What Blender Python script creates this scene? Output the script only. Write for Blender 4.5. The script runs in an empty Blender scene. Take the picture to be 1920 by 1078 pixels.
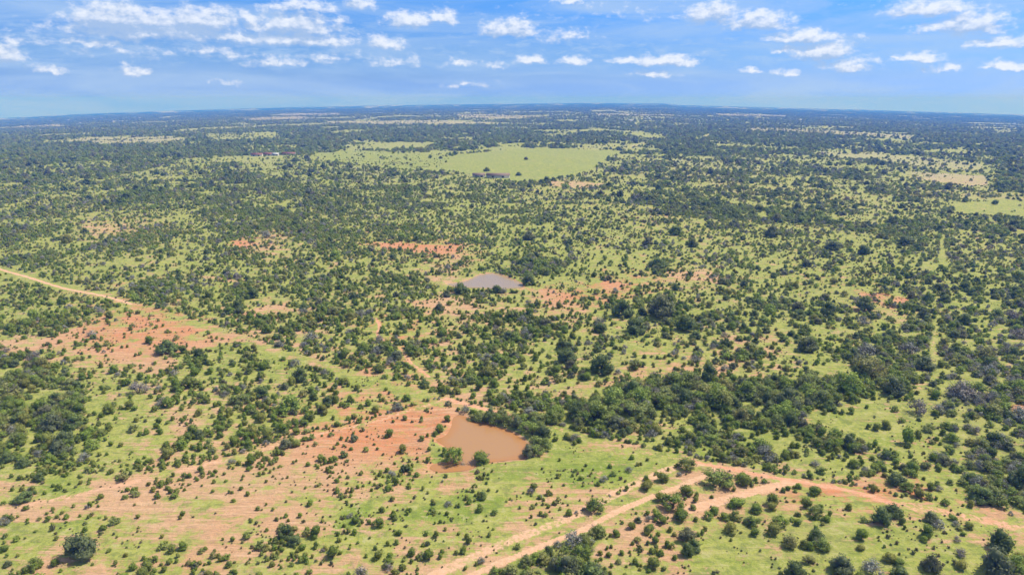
import bpy, math
import numpy as np
from mathutils import Vector

# ------------------------------------------------------------------ camera, sky, sun, exposure
scene = bpy.context.scene
C = scene.collection
CAM_H = 100.0
PITCH = math.radians(15.38)
FPX = 1280.0                                  # focal length in pixels of a 1920 px wide picture
HORIZON_R = 12500.0

cam_data = bpy.data.cameras.new("camera")
cam_data.sensor_width = 36.0
cam_data.lens = 24.0
cam_data.clip_start = 0.5
cam_data.clip_end = 120000.0
cam = bpy.data.objects.new("camera", cam_data)
C.objects.link(cam)
cam.location = (0, 0, CAM_H)
cam.rotation_euler = (math.pi / 2 - PITCH, 0, 0)
scene.camera = cam

SUN_EL = math.radians(55)
SUN_DIR = Vector((0.93 * math.cos(SUN_EL), 0.37 * math.cos(SUN_EL), math.sin(SUN_EL))).normalized()
sun_data = bpy.data.lights.new("sun", 'SUN')
sun_data.energy = 4.2
sun_data.angle = math.radians(0.53)
sun_data.color = (1.0, 0.955, 0.88)
sun = bpy.data.objects.new("sun", sun_data)
C.objects.link(sun)
sun.rotation_euler = SUN_DIR.to_track_quat('Z', 'Y').to_euler()

scene.view_settings.view_transform = 'Standard'
scene.view_settings.look = 'None'
scene.view_settings.gamma = 1.0
scene.view_settings.exposure = 0.45
SKY_STRENGTH = 0.14
HAZE_DENSITY = 0.000170


def nd(nt, kind, **kw):
    n = nt.nodes.new(kind)
    for k, v in kw.items():
        setattr(n, k, v)
    return n


def lk(nt, a, b):
    nt.links.new(a, b)


def mth(nt, op, a, b=None, c=None, clamp=False):
    n = nt.nodes.new('ShaderNodeMath')
    n.operation = op
    n.use_clamp = clamp
    for i, v in enumerate((a, b, c)):
        if v is None:
            continue
        if isinstance(v, (int, float)):
            n.inputs[i].default_value = v
        else:
            nt.links.new(v, n.inputs[i])
    return n.outputs[0]


def mixc(nt, f, a, b, blend='MIX'):
    n = nt.nodes.new('ShaderNodeMix')
    n.data_type = 'RGBA'
    n.blend_type = blend
    for idx, v in ((0, f), (6, a), (7, b)):
        if isinstance(v, (int, float)):
            n.inputs[idx].default_value = v
        elif isinstance(v, tuple):
            n.inputs[idx].default_value = (v[0], v[1], v[2], 1)
        else:
            nt.links.new(v, n.inputs[idx])
    return n.outputs[2]


def sstep(nt, v, lo, hi):
    n = nt.nodes.new('ShaderNodeMapRange')
    n.interpolation_type = 'SMOOTHSTEP'
    n.inputs['From Min'].default_value = lo
    n.inputs['From Max'].default_value = hi
    nt.links.new(v, n.inputs['Value'])
    return n.outputs[0]


def px_dir(u, v):
    x = (u - 960.0) / FPX
    y = (539.0 - v) / FPX
    cp, sp = math.cos(PITCH), math.sin(PITCH)
    return x, cp + y * sp, -sp + y * cp


# clouds seen in the photograph: centre and half size in degrees of azimuth/elevation, height of the white
CLOUDS_PX = [  # x, y, half width, half height, strength
    (212, 40, 62, 26, 1.1), (300, 46, 90, 20, .9), (378, 42, 56, 22, 1.1), (290, 62, 130, 18, .95),
    (170, 82, 50, 9, .6), (12, 104, 24, 20, 1.1), (95, 132, 22, 8, .6), (250, 136, 20, 9, .8),
    (120, 66, 60, 10, .35), (50, 78, 70, 12, .3),
    (475, 46, 22, 18, .9), (440, 72, 32, 12, .7), (560, 52, 72, 24, 1.0), (545, 78, 110, 16, .9),
    (620, 80, 24, 14, .8), (570, 14, 60, 12, .7), (672, 8, 26, 14, .9),
    (768, 40, 44, 17, 1.1), (830, 38, 26, 15, .95), (955, 58, 48, 19, 1.05), (1060, 70, 50, 12, .55),
    (722, 84, 32, 15, .85), (735, 118, 45, 12, .55), (865, 122, 24, 9, .6), (925, 126, 24, 9, .6),
    (995, 114, 28, 10, .8), (1080, 118, 26, 9, .75), (1185, 114, 40, 8, .75), (1245, 116, 62, 11, .95),
    (1230, 138, 40, 7, .6), (400, 100, 60, 14, .5), (250, 100, 90, 14, .4), (520, 118, 60, 10, .55),
    (620, 112, 55, 12, .5), (1330, 32, 48, 18, 1.0), (1420, 44, 54, 18, 1.0), (1500, 72, 55, 12, 1.0),
    (1472, 94, 18, 7, .8), (1545, 100, 40, 16, 1.15), (1590, 126, 40, 12, .75), (1600, 130, 26, 10, .9),
    (1475, 140, 26, 7, .6), (1412, 134, 16, 6, .8), (1745, 22, 60, 14, .95), (1820, 50, 46, 20, .95),
    (1755, 58, 40, 12, .6), (1878, 82, 38, 10, .95), (1722, 110, 34, 9, .95), (1780, 128, 18, 7, .8),
    (1738, 130, 30, 7, .45), (1886, 126, 26, 9, 1.0), (1070, 0, 24, 8, .8), (1615, 75, 12, 5, .4),
    (1672, 108, 7, 5, .7), (1160, 30, 150, 12, .12), (430, 158, 20, 6, .5), (870, 158, 45, 6, .4),
]

world = bpy.data.worlds.new("World")
scene.world = world
world.use_nodes = True
wt = world.node_tree
wt.nodes.clear()

grp = bpy.data.node_groups.new("cloud_cover", 'ShaderNodeTree')
grp.interface.new_socket('P', in_out='INPUT', socket_type='NodeSocketVector')
grp.interface.new_socket('Cover', in_out='OUTPUT', socket_type='NodeSocketFloat')
gi = grp.nodes.new('NodeGroupInput')
go = grp.nodes.new('NodeGroupOutput')
# warped coordinates (degrees of azimuth and elevation)
wn = nd(grp, 'ShaderNodeTexNoise', noise_dimensions='3D')
wn.inputs['Scale'].default_value = 0.55
wn.inputs['Detail'].default_value = 5
wn.inputs['Roughness'].default_value = 0.6
lk(grp, gi.outputs[0], wn.inputs['Vector'])
w1 = nd(grp, 'ShaderNodeVectorMath', operation='SUBTRACT')
lk(grp, wn.outputs['Color'], w1.inputs[0])
w1.inputs[1].default_value = (.5, .5, .5)
w2 = nd(grp, 'ShaderNodeVectorMath', operation='MULTIPLY')
lk(grp, w1.outputs[0], w2.inputs[0])
w2.inputs[1].default_value = (2.3, 1.3, 0)
w3 = nd(grp, 'ShaderNodeVectorMath', operation='ADD')
lk(grp, gi.outputs[0], w3.inputs[0])
lk(grp, w2.outputs[0], w3.inputs[1])
acc = None
for (cx, cy, rx, ry, st) in CLOUDS_PX:
    d = px_dir(cx, cy)
    az = math.degrees(math.atan2(d[0], d[1]))
    el = math.degrees(math.atan2(d[2], math.hypot(d[0], d[1])))
    k = math.degrees(1 / FPX)
    s = nd(grp, 'ShaderNodeVectorMath', operation='SUBTRACT')
    lk(grp, w3.outputs[0], s.inputs[0])
    s.inputs[1].default_value = (az, el, 0)
    m = nd(grp, 'ShaderNodeVectorMath', operation='MULTIPLY')
    lk(grp, s.outputs[0], m.inputs[0])
    m.inputs[1].default_value = (1 / (rx * k * 1.45), 1 / (ry * k * 1.55), 0)
    mn = nd(grp, 'ShaderNodeVectorMath', operation='MINIMUM')
    lk(grp, m.outputs[0], mn.inputs[0])
    fb = nd(grp, 'ShaderNodeVectorMath', operation='MULTIPLY_ADD')   # flatter base
    lk(grp, mn.outputs[0], fb.inputs[0])
    fb.inputs[1].default_value = (0, .9, 0)
    lk(grp, m.outputs[0], fb.inputs[2])
    l = nd(grp, 'ShaderNodeVectorMath', operation='LENGTH')
    lk(grp, fb.outputs[0], l.inputs[0])
    v = mth(grp, 'MULTIPLY_ADD', l.outputs['Value'], -st, st * 1.0)
    acc = v if acc is None else mth(grp, 'MAXIMUM', acc, v)
fn = nd(grp, 'ShaderNodeTexNoise', noise_dimensions='3D')
fn.inputs['Scale'].default_value = 1.1
fn.inputs['Detail'].default_value = 9
fn.inputs['Roughness'].default_value = 0.62
mp = nd(grp, 'ShaderNodeVectorMath', operation='MULTIPLY')
lk(grp, gi.outputs[0], mp.inputs[0])
mp.inputs[1].default_value = (1, 1.6, 1)
lk(grp, mp.outputs[0], fn.inputs['Vector'])
accp = mth(grp, 'MAXIMUM', acc, -0.6)
out = mth(grp, 'ADD', accp, mth(grp, 'MULTIPLY_ADD', fn.outputs['Fac'], 1.5, -0.80))
lk(grp, out, go.inputs[0])

tc = nd(wt, 'ShaderNodeTexCoord')
sx = nd(wt, 'ShaderNodeSeparateXYZ')
lk(wt, tc.outputs['Generated'], sx.inputs[0])
az_s = mth(wt, 'MULTIPLY', mth(wt, 'ARCTAN2', sx.outputs[0], sx.outputs[1]), 180 / math.pi)
el_s = mth(wt, 'MULTIPLY', mth(wt, 'ARCSINE', sx.outputs[2]), 180 / math.pi)
cb = nd(wt, 'ShaderNodeCombineXYZ')
lk(wt, az_s, cb.inputs[0])
lk(wt, el_s, cb.inputs[1])
g1 = nd(wt, 'ShaderNodeGroup')
g1.node_tree = grp
lk(wt, cb.outputs[0], g1.inputs[0])
off = nd(wt, 'ShaderNodeVectorMath', operation='ADD')
lk(wt, cb.outputs[0], off.inputs[0])
off.inputs[1].default_value = (0.22, 0.55, 0)
g2 = nd(wt, 'ShaderNodeGroup')
g2.node_tree = grp
lk(wt, off.outputs[0], g2.inputs[0])
cover = sstep(wt, g1.outputs[0], -0.02, 0.62)
# sunlit tops, greyer bases: less cover towards the sun means brighter
lit = sstep(wt, mth(wt, 'SUBTRACT', g2.outputs[0], mth(wt, 'MULTIPLY', g1.outputs[0], 0.55)), 0.42, -0.30)
sky = nd(wt, 'ShaderNodeTexSky')
sky.sky_type = 'NISHITA'
sky.sun_disc = False
sky.sun_elevation = SUN_EL
sky.sun_rotation = math.atan2(SUN_DIR.x, SUN_DIR.y)
sky.altitude = 400
sky.air_density = 1.0
sky.dust_density = 0.6
sky.ozone_density = 2.0
zc = mth(wt, 'MAXIMUM', sx.outputs[2], 0.03)
cz = nd(wt, 'ShaderNodeCombineXYZ')
lk(wt, sx.outputs[0], cz.inputs[0])
lk(wt, sx.outputs[1], cz.inputs[1])
lk(wt, zc, cz.inputs[2])
lk(wt, cz.outputs[0], sky.inputs[0])
# high thin cirrus and the low far cloud sheet
cm = nd(wt, 'ShaderNodeMapping')
cm.inputs['Rotation'].default_value = (0, 0, math.radians(-12))
cm.inputs['Scale'].default_value = (0.045, 0.30, 1)
lk(wt, cb.outputs[0], cm.inputs[0])
cn = nd(wt, 'ShaderNodeTexNoise')
cn.inputs['Scale'].default_value = 1.6
cn.inputs['Detail'].default_value = 7
cn.inputs['Roughness'].default_value = 0.58
cn.inputs['Distortion'].default_value = 0.7
lk(wt, cm.outputs[0], cn.inputs['Vector'])
cirrus = mth(wt, 'MULTIPLY', sstep(wt, cn.outputs['Fac'], 0.38, 0.70), 0.70)
lm = nd(wt, 'ShaderNodeMapping')
lm.inputs['Scale'].default_value = (0.32, 1.25, 1)
lk(wt, cb.outputs[0], lm.inputs[0])
ln = nd(wt, 'ShaderNodeTexNoise')
ln.inputs['Scale'].default_value = 1.5
ln.inputs['Detail'].default_value = 8
ln.inputs['Roughness'].default_value = 0.66
lk(wt, lm.outputs[0], ln.inputs['Vector'])
band = mth(wt, 'MULTIPLY', sstep(wt, el_s, 0.8, 3.4), sstep(wt, el_s, 7.5, 4.0))
low = mth(wt, 'MULTIPLY', mth(wt, 'MULTIPLY', sstep(wt, ln.outputs['Fac'], 0.42, 0.68), band), 0.60)
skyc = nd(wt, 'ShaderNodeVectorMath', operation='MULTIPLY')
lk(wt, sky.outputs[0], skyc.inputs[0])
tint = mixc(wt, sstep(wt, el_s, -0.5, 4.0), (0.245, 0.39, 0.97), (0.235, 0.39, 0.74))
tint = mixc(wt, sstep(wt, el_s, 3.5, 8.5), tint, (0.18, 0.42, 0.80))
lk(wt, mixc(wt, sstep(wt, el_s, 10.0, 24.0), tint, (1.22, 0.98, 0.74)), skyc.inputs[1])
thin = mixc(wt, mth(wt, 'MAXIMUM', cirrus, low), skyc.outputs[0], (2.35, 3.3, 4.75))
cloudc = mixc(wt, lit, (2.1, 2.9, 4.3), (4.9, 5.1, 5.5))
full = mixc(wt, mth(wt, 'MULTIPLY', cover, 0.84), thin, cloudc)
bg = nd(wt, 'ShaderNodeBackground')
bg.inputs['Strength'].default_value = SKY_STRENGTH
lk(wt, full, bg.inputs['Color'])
wo = nd(wt, 'ShaderNodeOutputWorld')
lk(wt, bg.outputs[0], wo.inputs['Surface'])

# ------------------------------------------------------------------ terrain functions
RNG = np.random.default_rng(11)
PERM = RNG.random((256, 256))


def vnoise(x, y):
    xi = np.floor(x).astype(int)
    yi = np.floor(y).astype(int)
    fx = x - xi
    fy = y - yi
    fx = fx * fx * (3 - 2 * fx)
    fy = fy * fy * (3 - 2 * fy)
    a = PERM[xi & 255, yi & 255]
    b = PERM[(xi + 1) & 255, yi & 255]
    c = PERM[xi & 255, (yi + 1) & 255]
    d = PERM[(xi + 1) & 255, (yi + 1) & 255]
    return (a * (1 - fx) + b * fx) * (1 - fy) + (c * (1 - fx) + d * fx) * fy


def fbm(x, y, octs=4):
    s = 0
    a = .5
    t = 0
    for i in range(octs):
        s = s + a * vnoise(x * 2 ** i + 17.3 * i, y * 2 ** i + 5.1 * i)
        t += a
        a *= .5
    return s / t


def smooth(v, lo, hi):
    t = np.clip((v - lo) / (hi - lo), 0, 1)
    return t * t * (3 - 2 * t)


HZ_X = [-400, 0, 160, 320, 480, 640, 800, 960, 1100, 1245, 1275, 1440, 1600, 1760, 1920, 2320]
HZ_Y = [245, 222.5, 214.5, 208.5, 203.5, 199.5, 197, 195, 193.5, 194.5, 197.5, 202, 206, 211, 216, 232]
_hd = [px_dir(a, b) for a, b in zip(HZ_X, HZ_Y)]
HZ_AZ = [math.atan2(d[0], d[1]) for d in _hd]
HZ_T = [d[2] / math.hypot(d[0], d[1]) + CAM_H / HORIZON_R for d in _hd]


def height(x, y, flat=True):
    r = np.hypot(x, y) + 1e-6
    az = np.arctan2(x, y)
    t = np.interp(az, HZ_AZ, HZ_T)
    z = r * t * smooth(r, 300, 4800)
    z = z + (fbm(x / 95 + 31, y / 95 + 7, 3) - .5) * 2.6 * smooth(r, 90, 260)
    z = z + (fbm(x / 420 + 11, y / 420 + 3, 2) - .5) * 9 * smooth(r, 400, 1500)
    z = z - (1 - fbm(x / 3500 + 3, y / 3500 + 9, 3)) * 26 * smooth(r, 4000, 8000) * (1 - smooth(r, 10500, 12300))
    return z


def px_to_world(u, v):
    u = np.asarray(u, float)
    v = np.asarray(v, float)
    dx, dy, dz = px_dir(u, v)
    dz = np.minimum(dz, -0.0008)
    t = -CAM_H / dz
    for _ in range(30):
        z = height(dx * t, dy * t)
        t = 0.5 * t + 0.5 * np.clip((z - CAM_H) / dz, 30, 13500)
    return dx * t, dy * t


def world_to_px(x, y, z):
    cp, sp = math.cos(PITCH), math.sin(PITCH)
    zz = z - CAM_H
    depth = y * cp - zz * sp
    up = y * sp + zz * cp
    depth = np.maximum(depth, 1e-3)
    return 960 + FPX * x / depth, 539 - FPX * up / depth, depth


def PW(pts):
    a = np.array(pts, float)
    x, y = px_to_world(a[:, 0], a[:, 1])
    return np.stack([x, y], 1)


def inside(P, x, y):
    r = np.zeros(x.shape, bool)
    n = len(P)
    for i in range(n):
        x1, y1 = P[i]
        x2, y2 = P[(i + 1) % n]
        if y1 == y2:
            continue
        c = ((y1 > y) != (y2 > y)) & (x < (x2 - x1) * (y - y1) / (y2 - y1) + x1)
        r ^= c
    return r


def dist_line(P, x, y, closed=False):
    d = np.full(x.shape, 1e9)
    n = len(P)
    for i in range(n if closed else n - 1):
        a = P[i]
        b = P[(i + 1) % n]
        ab = b - a
        L = ab @ ab + 1e-9
        t = np.clip(((x - a[0]) * ab[0] + (y - a[1]) * ab[1]) / L, 0, 1)
        d = np.minimum(d, np.hypot(x - a[0] - t * ab[0], y - a[1] - t * ab[1]))
    return d


def catmull(P, n=6, closed=True):
    P = np.array(P, float)
    N = len(P)
    out = []
    for i in range(N if closed else N - 1):
        p0 = P[(i - 1) % N] if closed or i > 0 else P[i]
        p1 = P[i]
        p2 = P[(i + 1) % N]
        p3 = P[(i + 2) % N] if closed or i + 2 < N else P[(i + 1) % N]
        for k in range(n):
            t = k / n
            out.append(0.5 * ((2 * p1) + (-p0 + p2) * t + (2 * p0 - 5 * p1 + 4 * p2 - p3) * t * t + (-p0 + 3 * p1 - 3 * p2 + p3) * t ** 3))
    if not closed:
        out.append(P[-1])
    return np.array(out)


# ------------------------------------------------------------------ what grows where (surveyed from the photograph)
ROWS = [300, 320, 340, 360, 380, 400, 430, 460, 490, 520, 550, 580, 610, 640, 670, 700, 730, 760, 790, 820, 850, 880, 910, 940, 970, 1000, 1030, 1060]
DENS = """777766666554444445554333333345665555566666666777
777765555555544444555433333355655555556666555567
777777766666665555555555555666555555666666555567
776666777666666655565565555666665556666666655577
667777777766777766666566556666677776555555554400
666555556667777766666655655555667887776556665545
776544455666677766667665555555555555666777777788
666656655555555666656544555444444334445565556665
666555555455556665555555544444334333343344455655
566776666666667766774567544345554544444444556667
467656667776666666655555434345545555444545556667
675564446665567766554454434556665445545555666655
767764443444556665554555554455566544445544556555
342333333334455666555666555454444443344555666666
554433344444334556555567654444333333445566666666
777653335554433554455566543333333433455577765777
888764246655555322335545444444445566667788736777
888883135555555432344466667788888887777754337776
888884235455555443113266687888645578877732236765
888774235455554322222110366677655477775433337767
677774544445432212221001222222223345666544447788
355655655443222211221001112222222256656644445888
444433444322111112222111122212222222345544455888
444322221111111222211222232221123333322222335678
322111111121222211222122222222223322332233453322
222222222222222322222222222222223222233333323322
222332233322333332222222334554323332233333323334
333322333332333222222233778863322333334434433445""".split()
SOIL = """111111111111111112222222222222333333222212221111
111111111111111112222222222222333333222212221111
111111111111111122222223333322333333222212221111
111111111111122212222222222222233333332222221111
112331111111111111111111222222233222223332221111
122222221111112222111111111222342222222222221111
122255542112443112222111111112222222222222222222
111122221127632224445531111221112222111111111222
111111331111332322225521121112223211221111111111
112222222222211112334401111233455422222222211111
212333232233211333112322225455333222112222211111
121233452333345432225555545522322221111145411111
323454554333444432334444334333222222222232211111
566677887777644322345422221222222255522222222222
543467744433324533344322222222334444322222222232
222244322223444453335433333334555644322223322222
111221445443433444545443444443443332222222322222
111111255544533344443756444311111112222222222266
211111236643443456788803222222244322222222222356
211111335444456788877400002333333221111111122222
221122245456778888664400045443222222112222232222
222222467776677765334400013333337764332222333221
443367888766655654333444444333466677766555543322
566777766567766555445554455544577665555455555544
677666666567766654333333455555665554333333333366
234444455566555433333334446677655543332222233343
333454344555444344444445567776555553332222222222
346543344555444455555567765332544433322222222222""".split()
DENS = np.array([[int(c) for c in r[:48].ljust(48, '3')] for r in DENS]) / 9.0
SOIL = np.array([[int(c) for c in r[:48].ljust(48, '2')] for r in SOIL]) / 9.0


def grid_at(G, u, v):
    fr = np.interp(v, ROWS, np.arange(len(ROWS)))
    fc = np.clip((u - 20) / 40.0, 0, 46.999)
    r0 = np.minimum(fr.astype(int), len(ROWS) - 2)
    c0 = fc.astype(int)
    a = fr - r0
    b = fc - c0
    return (G[r0, c0] * (1 - a) * (1 - b) + G[r0 + 1, c0] * a * (1 - b) + G[r0, c0 + 1] * (1 - a) * b + G[r0 + 1, c0 + 1] * a * b)


# patches: outline in the photograph -> world outline; density, soil, lush (None keeps what is there)
PATCHES = [
    ([(0, 262), (60, 268), (160, 268), (290, 272), (480, 280), (560, 290), (400, 296), (250, 300), (0, 320), (-150, 330), (-150, 262)], .93, .1, None),  # woods thickened at the left to give the dark of a cloud shadow
    ([(800, 298), (870, 289), (940, 281), (1000, 277), (1178, 284), (1132, 299), (1108, 314), (1075, 328), (1040, 337), (960, 340), (850, 326), (800, 316)], .0, .0, .55),
    ([(560, 293), (640, 281), (740, 285), (845, 291), (830, 322), (740, 318), (640, 306), (560, 303)], .1, .04, .55),
    ([(650, 273), (750, 267), (827, 267), (800, 278), (700, 283), (640, 283)], .04, .25, .1),
    ([(100, 268), (160, 257), (340, 256), (362, 270), (230, 273)], .38, .55, 0),
    ([(360, 252), (525, 248), (530, 260), (400, 266)], .22, .25, .1),
    ([(335, 243), (460, 236), (640, 230), (640, 234), (470, 241), (340, 247)], .22, .3, .1),
    ([(390, 297), (470, 290), (560, 291), (560, 306), (450, 308), (390, 303)], .12, .25, .2),
    ([(220, 325), (290, 315), (360, 322), (340, 336), (240, 338)], .25, .2, .3),
    ([(1395, 239), (1560, 245), (1725, 255), (1722, 261), (1560, 254), (1400, 245)], .34, .62, 0),
    ([(1530, 283), (1640, 285), (1790, 300), (1850, 308), (1855, 322), (1740, 318), (1650, 303), (1540, 292)], .25, .5, .05),
    ([(1700, 320), (1860, 330), (1873, 350), (1790, 348), (1700, 335)], .06, .65, 0),
    ([(1768, 378), (1960, 377), (1960, 409), (1830, 403), (1770, 398)], .01, .08, .12),
    ([(1700, 345), (1960, 350), (1960, 376), (1760, 376), (1640, 366)], .55, .35, 0),
    ([(1850, 285), (1960, 285), (1960, 376), (1880, 360)], .92, .1, 0),
    ([(1060, 271), (1230, 270), (1230, 280), (1070, 281)], .28, .35, .1),
    ([(1000, 340), (1080, 338), (1170, 348), (1160, 356), (1040, 352)], .15, .65, 0),
    ([(850, 214), (960, 216), (1040, 220), (960, 224), (860, 221)], .34, .62, 0),
    ([(600, 228), (820, 226), (960, 231), (820, 234), (620, 233)], .15, .6, .1),
    ([(1110, 213), (1270, 217), (1265, 220), (1115, 217)], .34, .62, 0),
    ([(1340, 213), (1480, 217), (1475, 221), (1345, 218)], .34, .62, 0),
    ([(520, 213), (640, 212), (640, 217), (525, 218)], .34, .62, 0),
    ([(430, 222), (560, 218), (600, 222), (470, 227)], .2, .7, 0),
    ([(30, 236), (120, 233), (120, 238), (20, 241)], .2, .6, .1),
    ([(1165, 335), (1240, 330), (1330, 345), (1420, 385), (1300, 390), (1190, 372), (1080, 352)], .72, .15, 0),
    ([(1180, 372), (1280, 362), (1400, 382), (1560, 400), (1600, 425), (1440, 416), (1290, 398)], .88, .1, 0),
    ([(1340, 372), (1520, 376), (1560, 388), (1480, 392), (1360, 384)], .18, .2, .2),
    ([(1830, 405), (1960, 410), (1960, 422), (1780, 416)], .92, .1, 0),
    ([(690, 456), (760, 452), (880, 462), (860, 474), (820, 482), (760, 470), (700, 468)], .12, .95, 0),
    ([(430, 450), (470, 446), (476, 462), (428, 466)], .15, .95, 0),
    ([(895, 500), (930, 480), (1000, 478), (1080, 490), (1070, 520), (1010, 530), (950, 512)], .82, .1, .5),
    ([(780, 512), (860, 520), (905, 512), (985, 545), (860, 545), (790, 526)], .02, .5, .4),
    ([(1160, 545), (1110, 552), (1110, 525), (1170, 520), (1190, 540)], .2, .85, 0),
    ([(1600, 540), (1700, 552), (1712, 570), (1640, 572), (1600, 556)], .22, .7, 0),
    ([(970, 540), (1010, 534), (1075, 545), (1080, 568), (1040, 585), (1000, 570)], .22, .85, 0),
    ([(745, 560), (850, 553), (905, 570), (890, 590), (790, 592)], .28, .8, 0),
    ([(1240, 512), (1330, 506), (1385, 518), (1360, 535), (1260, 528)], .28, .75, 0),
    ([(380, 515), (450, 520), (455, 533), (390, 530)], .2, .85, 0),
    ([(130, 425), (200, 418), (245, 432), (180, 442)], .3, .65, 0),
    ([(430, 590), (470, 570), (560, 556), (555, 572), (500, 590), (450, 604)], .18, .8, 0),
    ([(260, 532), (400, 520), (560, 540), (420, 570), (300, 560)], .75, .1, 0),
    ([(200, 640), (215, 600), (245, 572), (330, 600), (400, 612), (400, 640), (330, 700), (240, 700), (215, 670)], .12, .75, .1),
    ([(0, 625), (110, 625), (200, 590), (240, 575), (225, 620), (150, 645), (60, 660), (0, 655)], .2, .75, .1),
    ([(300, 670), (470, 630), (560, 670), (640, 695), (800, 745), (560, 720), (470, 700), (400, 720)], .42, .15, .5),
    ([(175, 700), (245, 700), (250, 740), (200, 780), (200, 850), (165, 830), (150, 770)], .06, .25, .5),
    ([(0, 690), (90, 685), (160, 740), (150, 830), (60, 860), (0, 872)], .80, .05, .3),
    ([(640, 690), (840, 745), (820, 752), (740, 745), (660, 720)], .04, .2, .55),
    ([(1020, 772), (1060, 748), (1150, 725), (1230, 712), (1350, 705), (1480, 712), (1560, 700), (1660, 690), (1730, 690), (1700, 735), (1640, 748), (1560, 752), (1490, 768), (1400, 775), (1300, 768), (1230, 790), (1150, 812), (1080, 803), (1030, 790)], .86, .05, .3),
    ([(1290, 785), (1400, 790), (1500, 795), (1480, 830), (1440, 880), (1380, 872), (1300, 858), (1230, 845), (1250, 810)], .68, .08, .6),
    ([(1500, 765), (1620, 755), (1700, 745), (1745, 720), (1760, 760), (1740, 830), (1700, 850), (1600, 830), (1520, 800)], .13, .1, .35),
    ([(1755, 650), (1870, 635), (1885, 690), (1960, 700), (1960, 965), (1860, 955), (1765, 932), (1745, 860), (1762, 780), (1748, 700)], .78, .12, .25),
    ([(1860, 755), (1960, 745), (1960, 785), (1880, 780)], .12, .85, 0),
    ([(880, 1100), (900, 1078), (960, 1042), (1020, 1012), (1055, 988), (1085, 985), (1140, 990), (1165, 1010), (1130, 1032), (1100, 1060), (1110, 1100)], .97, .05, .3),
    ([(590, 812), (700, 790), (835, 748), (895, 765), (850, 780), (835, 812), (800, 830), (790, 850), (700, 868), (560, 862), (520, 850)], .09, .96, 0),
    ([(820, 885), (900, 872), (990, 862), (1040, 830), (1100, 842), (1260, 862), (1250, 880), (1100, 905), (1000, 900), (900, 905)], .12, .12, .8),
    ([(1040, 895), (1060, 870), (1150, 862), (1210, 875), (1180, 905), (1100, 920), (1050, 915)], .22, .05, 1.0),
    ([(790, 815), (845, 786), (852, 800), (836, 815), (822, 828), (850, 836), (866, 850), (850, 872), (795, 876)], .35, .12, .7),
    ([(740, 960), (800, 930), (900, 915), (950, 925), (950, 955), (870, 985), (780, 985), (720, 975)], .2, .05, .95),
    ([(620, 960), (660, 930), (720, 935), (700, 975), (640, 1000), (580, 1010)], .2, .05, .95),
    ([(0, 985), (110, 965), (180, 955), (230, 960), (180, 990), (80, 1010), (0, 1020)], .1, .1, .6),
    ([(50, 905), (110, 880), (160, 880), (200, 920), (130, 935), (60, 930)], .12, .05, .7),
    ([(1290, 985), (1500, 965), (1700, 985), (1860, 1030), (1850, 1100), (1280, 1100)], .15, .12, .15),
    ([(1400, 905), (1500, 925), (1650, 950), (1800, 985), (1960, 1020), (1960, 1040), (1700, 975), (1500, 960), (1380, 950)], .08, .45, .1),
]
PATCHES_W = [(PW(p), d, s, l) for p, d, s, l in PATCHES]

# roads and tracks: outline points, half width (m), how bare, which colour (0 sandy .. 1 red), shrub-free half width
ROADS = {
    'upper': ([(-60, 488), (0, 505), (60, 522), (130, 543), (200, 556), (245, 570)], 1.15, .78, .3, 4.0),
    'upper_grass': ([(245, 570), (300, 590), (400, 618), (470, 645), (560, 672), (620, 690), (700, 715), (800, 742), (838, 748)], 1.0, .16, .6, 4.2),
    'edge': ([(838, 748), (760, 772), (690, 793), (560, 822), (470, 850), (340, 882), (200, 915), (80, 940), (0, 955), (-80, 970)], 1.1, .45, .5, 2.0),
    'corner': ([(838, 748), (900, 765), (960, 782)], 1.3, .95, .8, 2.5),
    'east': ([(1030, 798), (1100, 822), (1200, 846), (1300, 866)], .8, .35, .6, 2.5),
    'red': ([(1300, 866), (1350, 875), (1440, 893), (1530, 908), (1600, 922), (1680, 945)], .95, .80, 1.0, 3.0),
    'red_far': ([(1680, 945), (1780, 962), (1960, 1000)], 2.0, .48, .8, 4.0),
    'sandy': ([(1310, 868), (1345, 880), (1290, 905), (1220, 932), (1150, 962), (1100, 990), (1020, 1022), (960, 1046), (870, 1085), (820, 1110)], .98, .80, .2, 2.5),
    'sandy_old': ([(1275, 872), (1180, 912), (1100, 955), (1020, 990), (960, 1012), (840, 1066), (800, 1090)], 1.6, .55, .2, 2.5),
    'branch': ([(1480, 905), (1400, 925), (1330, 945), (1290, 955)], 1.5, .85, .3, 2.0),
    'gully': ([(706, 598), (712, 612), (708, 628), (733, 646), (752, 654), (768, 678), (786, 692), (804, 706)], .9, .58, 1.0, 1.8),
    'right_path': ([(1756, 600), (1750, 650), (1752, 680), (1738, 700)], .8, .34, .2, 1.6),
    'right_trace': ([(1768, 440), (1763, 500)], 1.0, .2, .2, 1.6),
    'bar': ([(1000, 356), (1290, 370)], 2.0, .5, .3, 2),
    'far_strip': ([(1180, 276), (1240, 262), (1300, 262), (1330, 252)], 3.0, .5, .2, 6.0),
    'far_line': ([(1085, 262), (1250, 264), (1450, 272)], 5.0, .5, .4, 10.0),
}
ROADS_W = {k: (catmull(PW(p), 4, False), w, b, c, cl) for k, (p, w, b, c, cl) in ROADS.items()}

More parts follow.
